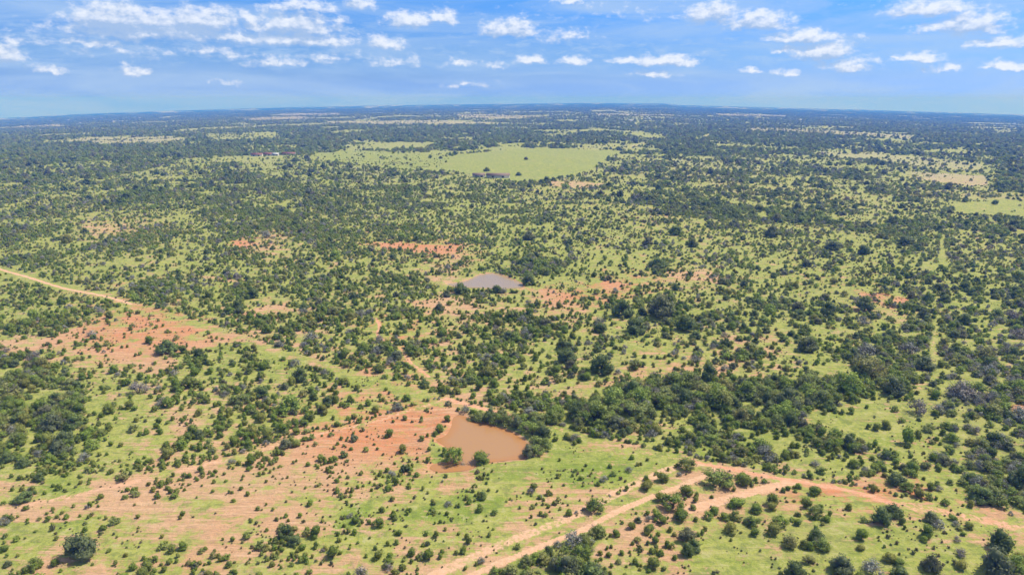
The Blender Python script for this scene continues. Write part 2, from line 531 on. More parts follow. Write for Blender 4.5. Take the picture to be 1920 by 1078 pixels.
POND_NEAR = [(850, 783), (862, 779), (878, 783), (905, 793), (930, 800), (955, 808), (975, 820), (990, 835), (985, 858), (960, 862), (925, 866),
             (900, 870), (880, 880), (850, 884), (820, 884), (806, 878), (812, 870), (830, 870), (848, 868), (852, 860), (846, 850),
             (836, 838), (824, 830), (818, 824), (836, 816), (846, 800)]
POND_FAR = [(838, 533), (858, 530), (878, 525), (900, 515), (930, 513), (950, 520), (974, 530), (980, 538), (955, 541), (900, 540), (860, 538)]
PN = catmull(PW(POND_NEAR), 5)
PF = catmull(PW(POND_FAR), 5)
ZN = float(height(PN[:, 0], PN[:, 1]).mean())
ZF = float(height(PF[:, 0], PF[:, 1]).mean())
PNc, PFc = PN.mean(0), PF.mean(0)


def ground_z(x, y):
    z = height(x, y)
    for P, c, z0, R, dep in ((PN, PNc, ZN, 60, 1.4), (PF, PFc, ZF, 90, 1.8)):
        near = np.hypot(x - c[0], y - c[1]) < R
        if not near.any():
            continue
        xs, ys = x[near], y[near]
        d = dist_line(P, xs, ys, True)
        ins = inside(P, xs, ys)
        w = np.where(ins, 1, 1 - smooth(d, 2.0, 24.0))
        zz = z[near] * (1 - w) + z0 * w
        zz = zz - np.where(ins, smooth(d, 0.0, 2.5) * dep, 0)
        zz = zz + np.where(ins, 0, smooth(d, 0, 2.2) * .45 * (1 - smooth(d, 3, 9)))
        z = z.copy()
        z[near] = zz
    return z


def survey(x, y, z, coarse=False):
    """density, soil, lush, red at world points"""
    u, v, dep = world_to_px(x, y, z)
    r = np.hypot(x, y)
    # break up the straight edges of the survey cells
    ju = (fbm(x / 14 + 3, y / 14, 3) - .5) * 60 * np.clip(250 / r, .15, 1)
    jv = (fbm(x / 14 + 91, y / 14 + 40, 3) - .5) * 30 * np.clip(250 / r, .15, 1)
    D = grid_at(DENS, u + ju, v + jv)
    S = grid_at(SOIL, u + ju, v + jv)
    far = smooth(300 - v, 0, 14)
    clump = fbm(x / 380 + 2, y / 520 + 8, 4)
    D = D * (1 - far) + far * np.clip(.93 - .95 * smooth(clump, .64, .74) * smooth(r, 3500, 4500) - .8 * smooth(fbm(x / 130 + 40, y / 130, 3), .60 - .05 * smooth(r, 2500, 4500), .72 - .05 * smooth(r, 2500, 4500)), .02, .95)
    S = S * (1 - far) + far * .15
    Lw = np.full(x.shape, .18)
    Lw += .30 * smooth(fbm(x / 45 + 7, y / 45 + 2, 3), .45, .75)
    for P, d, s, l in PATCHES_W:
        lo = P.min(0) - 5
        hi = P.max(0) + 5
        sel = (x > lo[0] - 30) & (x < hi[0] + 30) & (y > lo[1] - 60) & (y < hi[1] + 60)
        if not sel.any():
            continue
        xs, ys = x[sel], y[sel]
        rs = r[sel]
        wob = np.clip(rs / 260, .6, 6)
        xs2 = xs + (fbm(xs / (9 * wob), ys / (9 * wob) + 3, 3) - .5) * 9 * wob
        ys2 = ys + (fbm(xs / (9 * wob) + 50, ys / (9 * wob), 3) - .5) * 11 * wob
        ins = inside(P, xs2, ys2)
        if not ins.any():
            continue
        idx = np.where(sel)[0][ins]
        edge = dist_line(P, xs2[ins], ys2[ins], True)
        w = smooth(edge, 0, np.where(rs[ins] < 420, 5.0, 1.5 if (d < .1 and (s or 0) < .3) else 4.0) * wob[ins])
        D[idx] = D[idx] * (1 - w) + d * w
        if s is not None:
            S[idx] = S[idx] * (1 - w) + s * w
        if l is not None:
            Lw[idx] = Lw[idx] * (1 - w) + l * w
    Rd = np.clip(.08 + .8 * (fbm(x / 60 + 77, y / 60 + 12, 3) - .4), 0, 1)
    for (cu, cv, ru, rv) in ((700, 800, 170, 60), (790, 830, 60, 40), (270, 610, 130, 50), (730, 640, 70, 80), (1120, 540, 120, 40), (450, 455, 40, 16), (1660, 560, 70, 20), (770, 462, 110, 20), (1900, 765, 60, 25), (1620, 930, 160, 30)):
        q = np.exp(-(((u - cu) / ru) ** 2 + ((v - cv) / rv) ** 2))
        Rd = np.clip(Rd + q * 1.15, 0, 1)
    road = np.zeros(x.shape)
    rcol = np.zeros(x.shape)
    clear = np.zeros(x.shape)
    for k, (P, w, b, c, cl) in ROADS_W.items():
        lo = P.min(0) - 30
        hi = P.max(0) + 30
        sel = np.where((x > lo[0]) & (x < hi[0]) & (y > lo[1]) & (y < hi[1]))[0]
        if not len(sel):
            continue
        dd = dist_line(P, x[sel], y[sel])
        m = (1 - smooth(dd, w * .75, w * 1.35)) * b
        up = m > road[sel]
        road[sel] = np.where(up, m, road[sel])
        rcol[sel] = np.where(up, c, rcol[sel])
        clear[sel] = np.maximum(clear[sel], 1 - smooth(dd, cl * .75, cl * 1.1))
    D = D * (1 - clear)
    pond = np.zeros(x.shape, bool)
    for P, c, R in ((PN, PNc, 45), (PF, PFc, 60)):
        sel = np.where(np.hypot(x - c[0], y - c[1]) < R)[0]
        if len(sel):
            ins = inside(P, x[sel], y[sel]) | (dist_line(P, x[sel], y[sel], True) < .8)
            pond[sel] = ins
    D = np.where(pond, 0, D)
    return D, S, Lw, Rd, road, rcol, pond, u, v, dep


# ------------------------------------------------------------------ materials
def new_mat(name):
    m = bpy.data.materials.new(name)
    m.use_nodes = True
    nt = m.node_tree
    bs = nt.nodes['Principled BSDF']
    return m, nt, bs


def attr(nt, name):
    a = nd(nt, 'ShaderNodeAttribute', attribute_name=name)
    return a.outputs['Fac']


def noise(nt, vec, scale, detail=4, rough=.55, dist=0):
    n = nd(nt, 'ShaderNodeTexNoise')
    n.inputs['Scale'].default_value = scale
    n.inputs['Detail'].default_value = detail
    n.inputs['Roughness'].default_value = rough
    n.inputs['Distortion'].default_value = dist
    if vec is not None:
        lk(nt, vec, n.inputs['Vector'])
    return n.outputs['Fac']


def ground_material():
    m, nt, bs = new_mat("scrubland_ground")
    pos = nd(nt, 'ShaderNodeNewGeometry').outputs['Position']
    flat = nd(nt, 'ShaderNodeVectorMath', operation='MULTIPLY')
    lk(nt, pos, flat.inputs[0])
    flat.inputs[1].default_value = (1, 1, 0)
    P = flat.outputs[0]
    # rills: stretched along the slope
    mp = nd(nt, 'ShaderNodeMapping')
    mp.inputs['Rotation'].default_value = (0, 0, math.radians(-38))
    mp.inputs['Scale'].default_value = (.045, .36, 1)
    lk(nt, P, mp.inputs[0])
    rill = noise(nt, mp.outputs[0], 1.6, 7, .62, .5)
    big = noise(nt, P, .022, 5, .6)
    mid = noise(nt, P, .12, 6, .65)
    fine = noise(nt, P, .75, 5, .7)
    tiny = noise(nt, P, 3.2, 3, .7)
    soil = attr(nt, 'soil')
    lush = attr(nt, 'lush')
    red = attr(nt, 'red')
    wood = attr(nt, 'wood')
    road = attr(nt, 'road')
    rcol = attr(nt, 'rcol')
    # soil mask
    s = mth(nt, 'ADD', soil, mth(nt, 'MULTIPLY_ADD', rill, 1.4, -.74))
    s = mth(nt, 'ADD', s, mth(nt, 'MULTIPLY_ADD', mid, 2.6, -1.24))
    s = mth(nt, 'ADD', s, mth(nt, 'MULTIPLY_ADD', fine, 1.5, -.78))
    smask = sstep(nt, s, .30, .72)
    # grass
    g_dry = (0.318, 0.318, 0.072)
    g_grn = (0.210, 0.255, 0.036)
    g_lush = (0.170, 0.232, 0.026)
    g_tan = (0.420, 0.315, 0.155)
    gc = mixc(nt, sstep(nt, mth(nt, 'ADD', mth(nt, 'MULTIPLY', mid, .5), mth(nt, 'MULTIPLY', fine, .5)), .42, .58), g_dry, g_grn)
    gc = mixc(nt, mth(nt, 'MULTIPLY', sstep(nt, mth(nt, 'ADD', mth(nt, 'MULTIPLY', rill, .5), mth(nt, 'MULTIPLY', fine, .5)), .50, .62), .55), gc, g_tan)
    l2 = mth(nt, 'ADD', lush, mth(nt, 'MULTIPLY_ADD', fine, .9, -.45))
    l2 = mth(nt, 'ADD', l2, mth(nt, 'MULTIPLY_ADD', mid, 1.3, -.65))
    gc = mixc(nt, mth(nt, 'MULTIPLY', sstep(nt, l2, .25, 1.15), .85), gc, g_lush)
    # clumps of taller weeds
    weed = sstep(nt, mth(nt, 'ADD', mth(nt, 'MULTIPLY', fine, .6), mth(nt, 'MULTIPLY', tiny, .4)), .54, .66)
    gc = mixc(nt, mth(nt, 'MULTIPLY', weed, .65), gc, (0.105, 0.140, 0.040))
    gc = mixc(nt, mth(nt, 'MULTIPLY', sstep(nt, tiny, .52, .64), .35), gc, (0.440, 0.420, 0.200))
    # mats of low green growth and paler cropped spots
    n3 = noise(nt, P, .34, 6, .72, .4)
    gc = mixc(nt, mth(nt, 'MULTIPLY', sstep(nt, n3, .50, .60), .60), gc, (0.135, 0.165, 0.045))
    gc = mixc(nt, mth(nt, 'MULTIPLY', sstep(nt, n3, .46, .36), .55), gc, (0.430, 0.375, 0.180))
    # soil
    sc = mixc(nt, red, (0.520, 0.310, 0.175), (0.530, 0.205, 0.090))
    sc = mixc(nt, mth(nt, 'MULTIPLY', sstep(nt, rill, .42, .68), .55), sc, (0.600, 0.395, 0.240))
    sc = mixc(nt, mth(nt, 'MULTIPLY', sstep(nt, fine, .48, .66), .60), sc, (0.310, 0.235, 0.110))
    sc = mixc(nt, mth(nt, 'MULTIPLY', sstep(nt, tiny, .52, .66), .45), sc, (0.230, 0.180, 0.095))
    vein = sstep(nt, noise(nt, mp.outputs[0], 4.5, 5, .7, 1.2), .50, .60)
    sc = mixc(nt, mth(nt, 'MULTIPLY', vein, .5), sc, (0.300, 0.170, 0.095))
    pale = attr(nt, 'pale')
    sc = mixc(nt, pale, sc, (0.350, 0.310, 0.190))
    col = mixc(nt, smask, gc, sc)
    # broad patchiness of the plain
    col = mixc(nt, mth(nt, 'MULTIPLY', sstep(nt, big, .48, .78), .25), col, (0.34, 0.26, 0.13))
    # woods floor / unbroken brush far away
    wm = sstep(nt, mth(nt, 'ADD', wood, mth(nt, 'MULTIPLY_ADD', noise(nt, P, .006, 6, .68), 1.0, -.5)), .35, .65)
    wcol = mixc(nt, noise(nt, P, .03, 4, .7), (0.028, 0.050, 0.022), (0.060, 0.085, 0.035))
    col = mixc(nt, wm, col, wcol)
    # tracks
    rm = sstep(nt, mth(nt, 'ADD', road, mth(nt, 'ADD', mth(nt, 'MULTIPLY_ADD', fine, 1.3, -.65), mth(nt, 'MULTIPLY_ADD', mid, .8, -.40))), .30, .62)
    rc = mixc(nt, rcol, (0.580, 0.365, 0.215), (0.570, 0.270, 0.150))
    rc = mixc(nt, mth(nt, 'MULTIPLY', sstep(nt, fine, .40, .70), .45), rc, (0.68, 0.47, 0.32))
    col = mixc(nt, rm, col, rc)
    lk(nt, col, bs.inputs['Base Color'])
    bs.inputs['Roughness'].default_value = .95
    bs.inputs['Specular IOR Level'].default_value = .1
    bp = nd(nt, 'ShaderNodeBump')
    bp.inputs['Strength'].default_value = .9
    bp.inputs['Distance'].default_value = .55
    hgt = mth(nt, 'ADD', mth(nt, 'MULTIPLY', rill, 1.2), mth(nt, 'ADD', mth(nt, 'MULTIPLY', fine, .7), mth(nt, 'MULTIPLY', tiny, .15)))
    lk(nt, hgt, bp.inputs['Height'])
    lk(nt, bp.outputs[0], bs.inputs['Normal'])
    return m


def leaf_material(name, dark, light, alt, transl=.45):
    m, nt, bs = new_mat(name)
    oi = nd(nt, 'ShaderNodeObjectInfo')
    pos = nd(nt, 'ShaderNodeNewGeometry')
    tcn = nd(nt, 'ShaderNodeTexCoord')
    n = noise(nt, tcn.outputs['Object'], 9.0, 3, .7)
    col = mixc(nt, sstep(nt, n, .35, .68), dark, light)
    col = mixc(nt, sstep(nt, oi.outputs['Random'], .35, 1.0), col, alt)
    alt2 = (alt[0] * 1.28, alt[1] * 1.02, alt[2] * 1.15)
    col = mixc(nt, mth(nt, 'MULTIPLY', sstep(nt, mth(nt, 'FRACT', mth(nt, 'MULTIPLY', oi.outputs['Random'], 7.31)), .70, .95), .75), col, alt2)
    hsv = nd(nt, 'ShaderNodeHueSaturation')
    hsv.inputs['Saturation'].default_value = 1.0
    lk(nt, col, hsv.inputs['Color'])
    lk(nt, mth(nt, 'MULTIPLY_ADD', mth(nt, 'FRACT', mth(nt, 'MULTIPLY', oi.outputs['Random'], 13.7)), .55, .80), hsv.inputs['Value'])
    col = hsv.outputs[0]
    rnd = pos.outputs['Random Per Island']
    col = mixc(nt, mth(nt, 'MULTIPLY', rnd, .35), col, light)
    bs.inputs['Roughness'].default_value = .65
    bs.inputs['Specular IOR Level'].default_value = .25
    lk(nt, col, bs.inputs['Base Color'])
    tr = nd(nt, 'ShaderNodeBsdfTranslucent')
    lk(nt, col, tr.inputs['Color'])
    mx = nd(nt, 'ShaderNodeMixShader')
    mx.inputs[0].default_value = transl
    lk(nt, bs.outputs[0], mx.inputs[1])
    lk(nt, tr.outputs[0], mx.inputs[2])
    lk(nt, mx.outputs[0], nt.nodes['Material Output'].inputs['Surface'])
    return m


def plain_material(name, a, b, scale, rough=.85, spec=.3):
    m, nt, bs = new_mat(name)
    tcn = nd(nt, 'ShaderNodeTexCoord')
    n = noise(nt, tcn.outputs['Object'], scale, 4, .6)
    lk(nt, mixc(nt, n, a, b), bs.inputs['Base Color'])
    bs.inputs['Roughness'].default_value = rough
    bs.inputs['Specular IOR Level'].default_value = spec
    return m


def water_material(name, c1, c2, rough):
    m, nt, bs = new_mat(name)
    pos = nd(nt, 'ShaderNodeNewGeometry').outputs['Position']
    n = noise(nt, pos, .06, 3, .5)
    depth = attr(nt, 'depth')
    lk(nt, mixc(nt, sstep(nt, mth(nt, 'ADD', depth, mth(nt, 'MULTIPLY_ADD', n, .5, -.25)), .1, .6), c2, c1), bs.inputs['Base Color'])
    bs.inputs['Roughness'].default_value = rough
    bs.inputs['IOR'].default_value = 1.33
    bs.inputs['Specular IOR Level'].default_value = .5
    bp = nd(nt, 'ShaderNodeBump')
    bp.inputs['Strength'].default_value = .25
    bp.inputs['Distance'].default_value = .05
    lk(nt, noise(nt, pos, 2.2, 4, .6), bp.inputs['Height'])
    lk(nt, bp.outputs[0], bs.inputs['Normal'])
    return m


M_GROUND = ground_material()
M_BARK = plain_material("grey_bark", (.10, .08, .06), (.19, .16, .12), 12)
M_LEAF = {
    'juniper_bush': leaf_material("juniper_leaves", (.140, .195, .030), (.275, .350, .052), (.250, .265, .062)),
    'mesquite_tree': leaf_material("mesquite_leaves", (.185, .240, .042), (.325, .395, .078), (.270, .285, .098), .35),
    'oak_tree': leaf_material("oak_leaves", (.115, .155, .044), (.215, .265, .078), (.185, .200, .108)),
    'grey_shrub': leaf_material("grey_twigs", (.210, .210, .170), (.330, .325, .270), (.240, .240, .180), .2),
    'weed': leaf_material("weed_leaves", (.110, .125, .040), (.190, .205, .070), (.185, .150, .080), .3),
}
M_WATER_NEAR = water_material("muddy_water", (.360, .195, .085), (.375, .180, .065), .20)
M_WATER_FAR = water_material("grey_brown_water", (.290, .215, .150), (.340, .230, .115), .28)


# ------------------------------------------------------------------ object helpers
def tag(o, label=None, cat=None, group=None, kind=None):
    if label:
        o['label'] = label
    if cat:
        o['category'] = cat
    if group:
        o['group'] = group
    if kind:
        o['kind'] = kind
    return o


def mesh_np(name, verts, faces4=None, faces3=None, mats=(), smooth_on=False, midx=None):
    me = bpy.data.meshes.new(name)
    nv = len(verts)
    me.vertices.add(nv)
    me.vertices.foreach_set('co', np.asarray(verts, np.float32).ravel())
    loops = []
    starts = []
    s = 0
    if faces4 is not None and len(faces4):
        f4 = np.asarray(faces4, np.int32)
        loops.append(f4.ravel())
        starts.append(np.arange(len(f4)) * 4)
        s = len(f4) * 4
    if faces3 is not None and len(faces3):
        f3 = np.asarray(faces3, np.int32)
        loops.append(f3.ravel())
        starts.append(s + np.arange(len(f3)) * 3)
    if loops:
        L = np.concatenate(loops)
        S = np.concatenate(starts).astype(np.int32)
        me.loops.add(len(L))
        me.loops.foreach_set('vertex_index', L)
        me.polygons.add(len(S))
        me.polygons.foreach_set('loop_start', S)
        if midx is not None:
            me.polygons.foreach_set('material_index', np.asarray(midx, np.int32))
        me.update(calc_edges=True)
        if smooth_on:
            me.polygons.foreach_set('use_smooth', np.ones(len(S), bool))
    for mt in mats:
        me.materials.append(mt)
    return me


def fattr(me, name, vals):
    a = me.attributes.new(name, 'FLOAT', 'POINT')
    a.data.foreach_set('value', np.asarray(vals, np.float32))


# ------------------------------------------------------------------ ground sheet
def build_ground():
    naz = 900
    azs = np.radians(np.linspace(-60, 60, naz))
    rs = [25.0]
    while rs[-1] < HORIZON_R:
        r = rs[-1]
        rs.append(r * (1.0048 if r < 1200 else 1.008 if r < 4000 else 1.014))
    rs[-1] = HORIZON_R
    rs = np.array(rs)
    A, R = np.meshgrid(azs, rs)
    x = (R * np.sin(A)).ravel()
    y = (R * np.cos(A)).ravel()
    z = ground_z(x, y)
    D, S, Lw, Rd, road, rcol, pond, u, v, dep = survey(x, y, z)
    n = len(rs)
    i = np.arange(n - 1)[:, None] * naz + np.arange(naz - 1)[None, :]
    f = np.stack([i, i + 1, i + naz + 1, i + naz], -1).reshape(-1, 4)[:, ::-1]
    # skirt closing the edge of the far hills
    verts = np.stack([x, y, z], 1)
    me = mesh_np("ground", verts, f, mats=[M_GROUND], smooth_on=True)
    r = R.ravel()
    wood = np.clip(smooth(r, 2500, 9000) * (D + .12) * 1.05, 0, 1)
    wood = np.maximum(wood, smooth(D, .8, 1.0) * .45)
    Sx = S
    pondn = (np.hypot(x - PNc[0], y - PNc[1]) < 45)
    fattr(me, 'soil', np.where(pond, 1, Sx))
    fattr(me, 'lush', Lw)
    fattr(me, 'red', Rd)
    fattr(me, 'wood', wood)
    fattr(me, 'road', road)
    fattr(me, 'rcol', rcol)
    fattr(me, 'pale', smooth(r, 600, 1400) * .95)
    o = bpy.data.objects.new("ground", me)
    C.objects.link(o)
    tag(o, "rolling grassland with green grass and patches of bare orange soil and dirt tracks", "ground", kind='structure')
    return o


build_ground()


def build_pond(P, z0, name, mat, label):
    cx, cy = P.mean(0)
    n = len(P)
    # rings shrink towards the centre of the longest chord; polygon fill through a fine grid instead
    lo, hi = P.min(0), P.max(0)
    step = max((hi - lo)) / 70
    gx = np.arange(lo[0] - step, hi[0] + step, step)
    gy = np.arange(lo[1] - step, hi[1] + step, step)
    X, Y = np.meshgrid(gx, gy)
    x = X.ravel()
    y = Y.ravel()
    ins = inside(P, x, y)
    d = dist_line(P, x, y, True)
    import bmesh
    bm = bmesh.new()
    vs = [bm.verts.new((p[0], p[1], z0 + .04)) for p in P]
    fa = bm.faces.new(vs)
    bmesh.ops.triangulate(bm, faces=[fa])
    bmesh.ops.subdivide_edges(bm, edges=bm.edges[:], cuts=3, use_grid_fill=True)
    me = bpy.data.meshes.new(name)
    bm.to_mesh(me)
    bm.free()
    co = np.zeros(len(me.vertices) * 3)
    me.vertices.foreach_get('co', co)
    co = co.reshape(-1, 3)
    dd = dist_line(P, co[:, 0], co[:, 1], True)
    fattr(me, 'depth', smooth(dd, 0, 6))
    me.materials.append(mat)
    o = bpy.data.objects.new(name, me)
    C.objects.link(o)
    if me.polygons[0].normal.z < 0:
        me.flip_normals()
    tag(o, label, "pond", kind='structure')
    return o


build_pond(PN, ZN, "pond_water", M_WATER_NEAR, "muddy orange-brown pond water ringed by trees, the nearer pond")
build_pond(PF, ZF, "pond_water", M_WATER_FAR, "small grey-brown pond far off in the scrub")


# ------------------------------------------------------------------ plants: unit-size crowns (crown diameter 1, standing on z = 0)
def icosa(sub=1):
    import bmesh
    bm = bmesh.new()
    bmesh.ops.create_icosphere(bm, subdivisions=sub, radius=1)
    v = np.array([t.co[:] for t in bm.verts])
    f = np.array([[t.index for t in p.verts] for p in bm.faces])
    bm.free()
    return v, f


ICO1 = icosa(1)
ICO2 = icosa(2)


def make_crown(kind, seed, nleaf, leaf, core=True):
    rg = np.random.default_rng(seed)
    sh = dict(
        juniper_bush=dict(h=.78, z0=.0, lobes=8, lr=(.22, .30), sx=.22, dens=.95),
        mesquite_tree=dict(h=.70, z0=.06, lobes=14, lr=(.13, .22), sx=.34, dens=.72),
        oak_tree=dict(h=.74, z0=.02, lobes=15, lr=(.16, .24), sx=.31, dens=.90),
        grey_shrub=dict(h=.62, z0=.05, lobes=9, lr=(.13, .22), sx=.31, dens=.45),
        weed=dict(h=.55, z0=.0, lobes=4, lr=(.2, .32), sx=.22, dens=.6),
    )[kind]
    L = []
    H = sh['h']
    for i in range(sh['lobes']):
        lr = rg.uniform(*sh['lr'])
        a = rg.uniform(0, 2 * math.pi)
        rr = sh['sx'] * math.sqrt(rg.uniform(0, 1)) if i else 0
        zmax = H - lr * .8
        zmin = sh['z0'] + lr * .5
        q = rg.uniform(0, 1) if i % 2 else rg.uniform(0, .25)
        if i and i % 2 == 0:
            rr = sh['sx'] * rg.uniform(.75, 1.05)
        zc = zmin + (zmax - zmin) * q * (1 - (rr / .5) ** 2 * .8)
        if i == 0:
            zc = zmin + (zmax - zmin) * .8
            lr = sh['lr'][1]
        L.append((rr * math.cos(a), rr * math.sin(a), zc, lr))
    V = []
    F3 = []
    nv = 0
    if core:
        iv, jf = ICO1
        for (cx, cy, cz, lr) in L:
            k = sh['dens'] * lr * .86
            v = iv * k * (1 + rg.uniform(-.18, .18, (len(iv), 1)))
            v = v * [1, 1, .85] + [cx, cy, cz]
            V.append(v)
            F3.append(jf + nv)
            nv += len(v)
    ws = np.array([l[3] ** 2 for l in L])
    ws = ws / ws.sum()
    li = rg.choice(len(L), nleaf, p=ws)
    La = np.array(L)[li]
    dr = rg.normal(size=(nleaf, 3))
    dr /= np.linalg.norm(dr, axis=1)[:, None]
    dr[:, 2] = np.where(dr[:, 2] < -.35, -dr[:, 2], dr[:, 2])
    rad = La[:, 3] * rg.uniform(.68, 1.20, nleaf)
    c = La[:, :3] + dr * rad[:, None] * [1, 1, .88]
    c[:, 2] = np.maximum(c[:, 2], .02)
    nrm = dr + rg.normal(size=(nleaf, 3)) * .45
    nrm /= np.linalg.norm(nrm, axis=1)[:, None]
    t = np.cross(nrm, rg.normal(size=(nleaf, 3)))
    t /= np.linalg.norm(t, axis=1)[:, None]
    b = np.cross(nrm, t)
    s = leaf * rg.uniform(.55, 1.35, nleaf)[:, None]
    as_ = rg.uniform(.5, .9, nleaf)[:, None]
    q = np.stack([c - t * s, c - b * s * as_ + nrm * s * .15, c + t * s, c + b * s * as_ + nrm * s * .15], 1).reshape(-1, 3)
    V.append(q)
    F4 = np.arange(nleaf * 4).reshape(-1, 4) + nv
    V = np.concatenate(V)
    F3 = np.concatenate(F3) if F3 else np.zeros((0, 3), int)
    return V, F4, F3


def tube(p0, p1, r0, r1, n=5):
    p0 = np.array(p0, float)
    p1 = np.array(p1, float)
    d = p1 - p0
    d /= np.linalg.norm(d)
    a = np.cross(d, [0.3, .9, .2])
    a /= np.linalg.norm(a)
    b = np.cross(d, a)
    an = np.arange(n) * 2 * math.pi / n
    c = np.cos(an)[:, None] * a + np.sin(an)[:, None] * b
    V = np.concatenate([p0 + c * r0, p1 + c * r1])
    i = np.arange(n)
    j = (i + 1) % n
    return V, np.stack([i, j, j + n, i + n], 1)


def make_trunk(kind, seed):
    rg = np.random.default_rng(seed + 500)
    V = []
    F = []
    nv = 0

    def add(p0, p1, r0, r1):
        nonlocal nv
        v, f = tube(p0, p1, r0, r1)
        V.append(v)
        F.append(f + nv)
        nv += len(v)
    stems = {'juniper_bush': 2, 'mesquite_tree': 3, 'oak_tree': 1, 'grey_shrub': 6}[kind]
    rad = {'juniper_bush': .035, 'mesquite_tree': .030, 'oak_tree': .045, 'grey_shrub': .016}[kind]
    for s in range(stems):
        a = rg.uniform(0, 2 * math.pi)
        k = 0 if stems == 1 else .10
        p0 = np.array([math.cos(a) * .02, math.sin(a) * .02, -.05])
        p1 = p0 + [math.cos(a) * k, math.sin(a) * k, .27]
        add(p0, p1, rad, rad * .75)
        for b in range(4 if kind != 'grey_shrub' else 3):
            a2 = a + rg.uniform(-1.5, 1.5) if stems > 1 else b * 1.57 + rg.uniform(-.4, .4)
            l = rg.uniform(.16, .30)
            p2 = p1 + [math.cos(a2) * l, math.sin(a2) * l, rg.uniform(.10, .24)]
            add(p1, p2, rad * .6, rad * .28)
            for c in range(2):
                a3 = a2 + rg.uniform(-.9, .9)
                p3 = p2 + [math.cos(a3) * .10, math.sin(a3) * .10, rg.uniform(.05, .12)]
                add(p2, p3, rad * .28, rad * .10)
    return np.concatenate(V), np.concatenate(F)


KINDS = ['juniper_bush', 'mesquite_tree', 'oak_tree', 'grey_shrub']
NVAR = 6
CROWN = {}
TRUNK = {}
for ki, k in enumerate(KINDS):
    CROWN[k] = []
    TRUNK[k] = []
    for s in range(NVAR):
        V, F4, F3 = make_crown(k, 100 * ki + s, {'juniper_bush': 620, 'mesquite_tree': 820, 'oak_tree': 900, 'grey_shrub': 620}[k], {'juniper_bush': .040, 'mesquite_tree': .036, 'oak_tree': .036, 'grey_shrub': .030}[k])
        CROWN[k].append(mesh_np("crown", V, F4, F3, mats=[M_LEAF[k]]))
        V, F = make_trunk(k, 100 * ki + s)
        TRUNK[k].append(mesh_np("trunk", V, F, mats=[M_BARK]))

